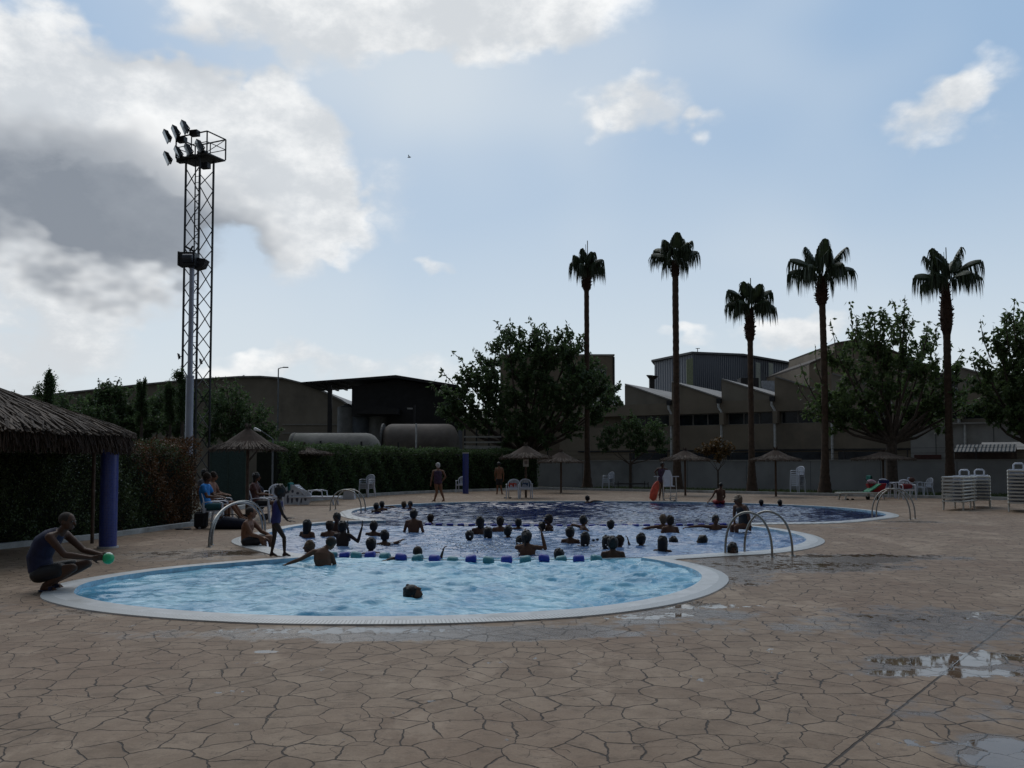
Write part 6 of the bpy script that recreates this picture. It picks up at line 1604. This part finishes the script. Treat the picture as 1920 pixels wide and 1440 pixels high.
# woman adjusting hair / goggles
W(988, 1040, 995, 75, 'woman with bare back lifting her right arm to her head, just behind the near floats', ('pony', 'k'), 1, .95, 1.0, body=85, vs=.009, arms={'R': ((.16, .02, -.02), (-.06, .04, .26)), 'L': ((.18, .2, -.06), (-.04, -.02, .24))}, palms={'R': (-1, 0, 0), 'L': (1, 0, 0)}, curl=.5)
W(1048, 1049, 1029, 90, 'short haired head right behind a teal float of the near line', ('short', 'k'), 1, .8, .95)
W(1070, 1018, 988, 40, 'dark haired bather with narrow back looking right, left of the one holding goggles', ('short', 'k'), 2, .85, .97, body=75)
W(1098, 1023, 998, 60, 'bather with long dark hair stretching a forearm right and holding goggles', ('bob', 'k'), 2, .85, 1.0, arms={'R': ((.16, .0, -.06), (.16, -.04, .08))}, vs=.009)
W(1095, 994, 967, 20, 'swimmer leaning forward with a pale arched back beside the far floats', ('short', 'k'), 1, .85, .97, body=10, arms={'L': ((-.22, .05, .05), (-.1, .02, -.1)), 'R': ((.1, -.1, -.1), (.12, .0, -.02))})
W(1145, 993, 975, 85, 'round dark head low in the water right of the pale arched back', ('short', 'k'), 2, .8, .98)
W(1102, 943, 929, 20, 'swimmer alone at the far rim of the deep pool resting one arm on the edge', ('short', 'k'), 2, .85, .95, arms={'R': ((.2, .12, .06), (.25, .03, .0))})
W(1138, 1028, 1004, 90, 'dark round head left of the tied up hair, in the trio near the floats', ('bob', 'k'), 2, .8, 1.0)
W(1149, 1046, 1006, 88, 'bather with dark tied up hair and wide shoulders, nearest of the trio by the floats', ('bun', 'k'), 2, .9, 1.0)
W(1163, 1026, 1004, 50, 'head looking right at the right side of the trio by the floats', ('short', 'b'), 1, .8, .93)
W(1203, 1022, 1000, 40, 'swimmer alone with hand at the chin between the trio and the goggled pair', ('short', 'k'), 2, .85, 1.0, arms={'L': ((-.10, .02, -.02), (-.03, .0, .13))})
W(1243, 1034, 1005, 60, 'girl with long straight dark hair seen from behind, right part of the middle pool', ('long', 'k'), 2, .8, .97)
W(1264, 1018, 1006, 20, 'small low head just right of the girl with straight dark hair', ('short', 'k'), 2, .8, .93)
W(1243, 992, 965, 100, 'left one of a hugging couple, fair head and arm stretched left', ('short', 'f'), 1, .9, 1.0, arms={'L': ((-.26, -.05, -.03), (-.16, -.1, -.04))})
W(1256, 999, 967, 100, 'right one of a hugging couple with bare shoulders', ('bun', 'b'), 1, .9, 1.0)
W(1316, 1019, 1003, 150, 'single dark head with wet hair between the girl and the steel handrails', ('short', 'k'), 2, .85, 1.0)
W(1342, 993, 966, 268, 'bather facing the viewer with both arms stretched along the far floats', ('short', 'k'), 1, .9, .97, body=268, arms={'R': ((-.22, 0, .02), (-.28, .02, -.03)), 'L': ((.20, 0, -.01), (.27, -.02, -.02))}, vs=.010, eyes=True)
W(1374, 1043, 1018, 268, 'long haired child looking at the viewer over the near rim inside the handrails', ('long', 'k'), 2, .75, .97, eyes=True)
W(1427, 948, 937, 90, 'dark head near the far rim of the deep pool, left of two', ('short', 'k'), 2, .85, .95)
W(1462, 949, 937, 90, 'dark head near the far rim of the deep pool, right of two', ('short', 'k'), 2, .85, .95)
W(1265, 943, 938, 90, 'tiny sunk head at the far rim below the lifeguard chair', ('short', 'k'), 2, .85, .95)
# nearest: floating on the back
loc = G(775, 1119, WZ); J = dict(side=V3(0, 1, 0), hd=V3(.0, 0, .045), up=unit((-1, 0, .45)), fw=unit((.35, -.15, 1)), nek=V3(-.02, .03, -.12), che=V3(-.22, .04, -.11), wai=V3(-.42, .05, -.13), pel=V3(-.60, .06, -.18))
J['up'] = unit((-.55, .1, .55)); J['fw'] = unit((.75, -.25, .45))
J.update(shL=V3(-.10, .20, -.12), elL=V3(-.3, .38, -.18), wrL=V3(-.5, .42, -.2), shR=V3(-.10, -.12, -.12), elR=V3(-.3, -.3, -.18), wrR=V3(-.5, -.36, -.2), hpL=V3(-.66, .13, -.2), knL=V3(-1.0, .15, -.3), anL=V3(-1.3, .15, -.4), toL=V3(-1.4, .15, -.45), hpR=V3(-.66, -.03, -.2), knR=V3(-1.0, -.05, -.3), anR=V3(-1.3, -.05, -.4), toR=V3(-1.4, -.05, -.45))
person('swimmer alone in the shallow pool, face tilted up to the right, back just under water', loc, J, .85, 1.0, 1, ('short', 'k'), vs=.010, eyes=True)

# child leaning on the pool divide, seen from behind with arm to the left
loc = G(603, 1060, WZ); s = .86
J = dict(side=unit((1, .15, -.12)), pel=V3(.08, .05, -.34), wai=V3(.05, .04, -.12), che=V3(.0, .04, .09), nek=V3(.01, .10, .25), hd=V3(.105, .18, .33), up=unit((.5, .2, .85)), fw=unit((.5, .8, -.2)),
         shL=V3(-.14, .06, .21), elL=V3(-.33, -.02, .10), wrL=V3(-.53, -.06, .03), shR=V3(.14, .08, .15), elR=V3(.20, .14, -.06), wrR=V3(.22, .3, -.1), hpL=V3(0, .05, -.42), knL=V3(0, .1, -.6), anL=V3(0, .1, -.8), toL=V3(0, .2, -.85), hpR=V3(.16, .05, -.42), knR=V3(.16, .1, -.6), anR=V3(.16, .1, -.8), toR=V3(.16, .2, -.85))
person('child with bare brown back leaning in the shallow pool, arm reaching out left', loc, J, s, .97, 1, ('crop', 'c'), (('trunks', cl_navy, 'trunks'),), vs=.009, palms={'L': (0, 0, -1)})

# standing child walking on the rim
loc = G(522, 1044.5); s = .72
k = ppm(loc.y)
def P(px, py, dy=0.0): return V3((px - 522) / k, dy, (1044.5 - py) / k)
J = dict(side=unit((.25, -1, 0)), pel=P(516, 978), wai=P(518, 962), che=P(520, 948), nek=P(523, 936), hd=P(525, 922), up=unit((.1, 0, 1)), fw=unit((1, .2, -.15)),
         shR=P(524, 941, -.11), elR=P(533, 965, -.12), wrR=P(542, 976, -.13), hdR=(1, 0, -.05), shL=P(519, 941, .11), elL=P(524, 964, .13), wrL=P(533, 973, .10), hdL=(1, 0, .1),
         hpL=P(513, 984, .06), knL=P(512, 1010, .07), anL=P(507, 1037, .07), toL=P(517, 1042.5, .05), hpR=P(519, 984, -.06), knR=P(534, 1008, -.06), anR=P(535, 1036, -.06), toR=P(545, 1041, -.07))
person('thin dark skinned child in a purple swimsuit walking right along the pool rim', loc, J, s, .93, 3, ('short', 'k'), (('swimsuit', cl_purple, 'suit'),), vs=.008, palms={'R': (0, 0, -1), 'L': (0, 0, -1)}, g=.92, curl=.15)

# squatting man with ball
loc = G(92, 1108); k = ppm(loc.y)
def P(px, py, dy=0.0): return V3((px - 92) / k, dy, (1108 - py) / k)
J = dict(side=V3(0, -1, 0), pel=P(77, 1070), wai=P(72, 1045), che=P(84, 1018), nek=P(108, 1000), hd=P(123, 979), up=unit((.12, 0, 1)), fw=unit((1, -.1, -.22)),
         shR=P(105, 1006, -.19), elR=P(134, 1038, -.20), wrR=P(176, 1046, -.09), hdR=(1, .25, .05), shL=P(106, 1005, .19), elL=P(140, 1036, .20), wrL=P(182, 1043, .11), hdL=(1, -.25, 0),
         hpR=P(80, 1076, -.10), knR=P(146, 1063, -.15), anR=P(92, 1096, -.11), toR=P(112, 1103, -.13), hpL=P(80, 1074, .10), knL=P(152, 1060, .14), anL=P(84, 1096, .10), toL=P(104, 1102, .12))
def sandals(t):
    for (a, b) in ((J['anR'], J['toR']), (J['anL'], J['toL'])):
        d = unit(b - a); d.z = 0; m_ = MB(); c0 = V3(a.x, a.y, .016) - d * .08; c1 = V3(b.x, b.y, .016) + d * .05
        m_.loft([c0, c0.lerp(c1, .1), c0.lerp(c1, .5), c0.lerp(c1, .85), c1], [(.02, .012), (.038, .014), (.040, .014), (.048, .014), (.03, .012)], side=d.cross(V3(0, 0, 1)), n=14)
        q = c0.lerp(c1, .68); sd = d.cross(V3(0, 0, 1)); m_.loft([q + sd * .048 + V3(0, 0, .0), q + sd * .035 + V3(0, 0, .052), q - sd * .035 + V3(0, 0, .052), q - sd * .048], [(.025, .006)] * 4, side=d, n=8)
        m_.build('flip_flop', cl_navy, t, smooth=True)
person('cropped haired man in dark blue tank top squatting at the rim, arms stretched forward', loc, J, 1.0, 1.02, 2, ('crop', 'c'), (('tank_top', cl_navy, 'tank'), ('shorts', cl_black, 'shorts')), vs=.009, g=1.08, belly=1.12, palms={'R': (0, 1, 0), 'L': (0, -1, 0)}, curl=.4, eyes=True, extra=sandals)

# sitting shirtless man at the rim
loc = G(475, 1024); k = ppm(loc.y)
def P(px, py, dy=0.0): return V3((px - 475) / k, dy, (1024 - py) / k)
J = dict(side=unit((.15, -1, 0)), pel=P(464, 1014), wai=P(462, 1002), che=P(464, 989), nek=P(467, 976), hd=P(470, 962), up=(0, 0, 1), fw=unit((1, .3, -.1)),
         shR=P(466, 981, -.19), elR=P(478, 1001, -.22), wrR=P(496, 1006, -.18), shL=P(468, 980, .19), elL=P(484, 998, .20), wrL=P(500, 1004, .16),
         hpR=P(466, 1016, -.1), knR=P(498, 1010, -.14), anR=P(500, 1036, -.12), toR=P(510, 1044, -.12), hpL=P(466, 1015, .1), knL=P(503, 1009, .12), anL=P(506, 1034, .12), toL=P(516, 1042, .12))
person('shirtless man in black shorts sitting on the rim behind the left handrails', loc, J, 1.0, 1.0, 0, ('crop', 'c'), (('shorts', cl_black, 'shorts'),), vs=.011, g=1.05)

# seated persons
def seated(label, loc, rz, shirt, hair, skin=1, s=.98, dz=0.0, legs='out', pants=cl_navy, hs=1.0):
    """faces +X turned by rz"""
    M_ = Matrix.Rotation(R(rz), 3, 'Z'); q = lambda x, y, z: M_ @ V3(x * s, y * s, z * s + dz)
    J = dict(side=M_ @ V3(0, -1, 0), pel=q(-.12, 0, .54), wai=q(-.19, 0, .70), che=q(-.21, 0, .90), nek=q(-.17, 0, 1.08), hd=q(-.13, 0, 1.24), up=M_ @ V3(.05, 0, 1), fw=M_ @ V3(1, 0, -.2))
    for a, sg in (('R', -1), ('L', 1)):
        J['sh' + a] = q(-.18, sg * .19, 1.02); J['el' + a] = q(-.06, sg * .25, .78); J['wr' + a] = q(.18, sg * .12, .76)
        J['hp' + a] = q(-.08, sg * .10, .52); J['kn' + a] = q(.36, sg * .12, .54)
        if legs == 'out': J['an' + a] = q(.62, sg * .10, .16); J['to' + a] = q(.74, sg * .10, .12)
        else: J['an' + a] = q(.36, sg * .12, .09); J['to' + a] = q(.50, sg * .12, .03)
    return person(label, loc, J, s, hs, skin, hair, (('shirt', shirt, 'shirt'), ('shorts', pants, 'shorts')), vs=.013, palms={'R': (0, 0, -1), 'L': (0, 0, -1)})
seated('seated person in a bright blue and black shirt by the hedge, looking down', G(398, 990), 0, cl_blue, ('short', 'b'), 1, 1.0, legs='down', pants=mat('short_teal', (.02, .10, .12), .8))
seated('seated man in dark top just behind the bright blue shirt, profile to the right', G(409, 981), 0, mat('vest_tan', (.25, .13, .09), .8), ('short', 'b'), 0, 1.0)
seated('dark haired person farthest back in the seated group, close to the hedge', G(392, 974), 0, cl_grey, ('short', 'k'), 1, 1.05, legs='down')
seated('person in dark clothes with bushy black hair sitting on a white chair reading', G(489, 979), 4, mat('shirt_maroon', (.09, .035, .03), .8), ('bob', 'k'), 1, .98, legs='down', pants=cl_black)

# walking woman
loc = G(822, 941); k = ppm(loc.y); s = .95
def P(px, py, dy=0.0): return V3((px - 822) / k, dy, (941 - py) / k)
J = dict(side=unit((.9, .45, 0)), pel=P(821, 905), wai=P(821, 896), che=P(821, 889), nek=P(821.5, 881), hd=P(820.5, 873.2), up=(0, 0, 1), fw=unit((-.5, .85, 0)),
         shL=P(813, 884, -.05), elL=P(810, 895, -.02), wrL=P(808, 906, -.05), shR=P(830, 884, .05), elR=P(835, 894, .05), wrR=P(829, 902, .05),
         hpL=P(818, 908, -.02), knL=P(819, 923, -.02), anL=P(815, 937, -.05), toL=P(811, 939.5, .0), hpR=P(825, 908, .05), knR=P(827, 922, .05), anR=P(832, 936, .05), toR=P(829, 939.5, .12))
person('older woman with white hair in a dark patterned swimsuit walking along the far deck', loc, J, s, .98, 0, ('short', 'g'), (('swimsuit', cl_plum, 'suit'),), vs=.012, g=1.12, belly=1.15)
# man from behind in shade
loc = G(936, 927); k = ppm(loc.y)
def P(px, py, dy=0.0): return V3((px - 936) / k, dy, (927 - py) / k)
J = dict(side=V3(1, 0, 0), pel=P(936, 898), wai=P(936, 891), che=P(936, 884), nek=P(936, 877), hd=P(935, 871), up=(0, 0, 1), fw=unit((-.2, 1, -.2)),
         shL=P(930, 879), elL=P(928, 888), wrL=P(929, 897, .1), shR=P(942, 879), elR=P(944, 889), wrR=P(944, 898), hpL=P(933, 900), knL=P(933, 912), anL=P(932, 923), toL=P(931, 926, .15), hpR=P(939, 900), knR=P(939, 912), anR=P(941, 923), toR=P(942, 926, .15))
person('shirtless man in dark shorts seen from behind in the shade by the far hedge', loc, J, .98, 1.0, 0, ('short', 'k'), (('shorts', cl_black, 'shorts'),), vs=.013)
# lifeguard
loc = G(1243, 938.5); loc.y += .3; k = ppm(loc.y)
def P(px, py, dy=0.0): return V3((px - 1243) / k, dy, (938.5 - py) / k)
J = dict(side=V3(1, 0, 0), pel=P(1243, 902), wai=P(1243, 894), che=P(1243, 886), nek=P(1244, 878), hd=P(1245, 872), up=(0, 0, 1), fw=unit((.2, -1, -.1)),
         shR=P(1236, 880), elR=P(1231, 886, .05), wrR=P(1234, 894, -.1), hdR=(.9, -.4, 0), shL=P(1252, 880), elL=P(1257, 886, .05), wrL=P(1252, 894, -.1), hdL=(-.9, -.4, 0),
         hpR=P(1240, 905), knR=P(1240, 921), anR=P(1239, 935), toR=P(1238, 937.8, -.16), hpL=P(1247, 905), knL=P(1246, 921), anL=P(1246, 935), toL=P(1247, 937.8, -.16))
J['side'] = V3(-1, 0, 0)
person('lifeguard woman in dark swimsuit standing with hands on hips by the tall white chair', loc, J, .95, .98, 2, ('short', 'k'), (('swimsuit', cl_plum, 'suit'),), vs=.012)
# person sitting on far edge, back to viewer? seated with red shorts
loc = G(1350, 944); k = ppm(loc.y)
def P(px, py, dy=0.0): return V3((px - 1350) / k, dy, (944 - py) / k)
J = dict(side=unit((1, .1, 0)), pel=P(1350, 939), wai=P(1350, 931), che=P(1350, 924), nek=P(1351, 917), hd=P(1352, 910), up=(0, 0, 1), fw=unit((.15, 1, -.15)),
         shL=P(1342, 920), elL=P(1336, 931, -.02), wrL=P(1329, 938, -.1), shR=P(1358, 920), elR=P(1359, 931), wrR=P(1357, 939, .1), hpL=P(1345, 941), knL=P(1342, 941, .42), anL=P(1345, 942, .8), toL=P(1345, 942, .9), hpR=P(1355, 941), knR=P(1358, 941, .42), anR=P(1355, 942, .8), toR=P(1355, 942, .9))
person('slim person in red shorts sitting on the far rim, back to the viewer', loc, J, .95, .98, 1, ('crop', 'k'), (('shorts', cl_red, 'shorts'),), vs=.012)
# woman with cap sitting at the divide
loc = G(1393, 996); k = ppm(loc.y)
def P(px, py, dy=0.0): return V3((px - 1393) / k, dy, (996 - py) / k)
J = dict(side=unit((.55, -.85, 0)), pel=P(1397, 981), wai=P(1396, 969), che=P(1393, 957), nek=P(1388, 947), hd=P(1384, 938.5), up=unit((-.1, 0, 1)), fw=unit((-.85, -.35, -.1)),
         shR=P(1393, 951, -.15), elR=P(1401, 967, -.16), wrR=P(1403, 983, -.12), shL=P(1382, 951, .15), elL=P(1381, 966, .2), wrL=P(1380, 980, .12),
         hpR=P(1397, 986, -.08), knR=P(1377, 987, -.16), anR=P(1380, 1010, -.12), toR=P(1374, 1016, -.12), hpL=P(1394, 986, .1), knL=P(1374, 988, .12), anL=P(1377, 1010, .12), toL=P(1371, 1016, .12))
person('woman in black swimsuit and visor cap sitting above the water behind the near handrails', loc, J, 1.0, 1.0, 1, ('short', 'f'), (('swimsuit', cl_black, 'suit'), ('cap', mat('cap_tan', (.25, .2, .15), .8), 'cap')), vs=.011)
# goggles held up
g = G(1117, 1023, WZ); t = thing('goggles', 'dark swimming goggles held up by the bather with the stretched forearm', 'goggles', (g.x, g.y, .075))
MB().ell((-.045, 0, 0), (.03, .014, .024)).ell((.035, 0, .012), (.03, .014, .024)).loft([(-.02, 0, 0), (.01, 0, .006)], .005, n=5).build('lens_pair', blacky, t, smooth=True)
# --- splash of drops
npr = np.random.default_rng(77); mb = MB()
for i in range(420):
    c = (G(905 + npr.normal() * 55, 1026 + npr.normal() * 7, 0) if i % 4 else G((720, 1020, 1110, 860)[i // 4 % 4] + npr.normal() * 22, (1026, 1003, 1030, 1005)[i // 4 % 4] + npr.normal() * 4, 0)); r_ = .006 + .008 * npr.random(); h_ = abs(npr.normal()) * .05
    mb.ell((c.x, c.y, h_ - .0), (r_ * 1.4, r_, r_), n=6, m=4)
o = mb.build('splash', mat('foam', (.9, .92, .94), .35), smooth=True); o['kind'] = 'stuff'
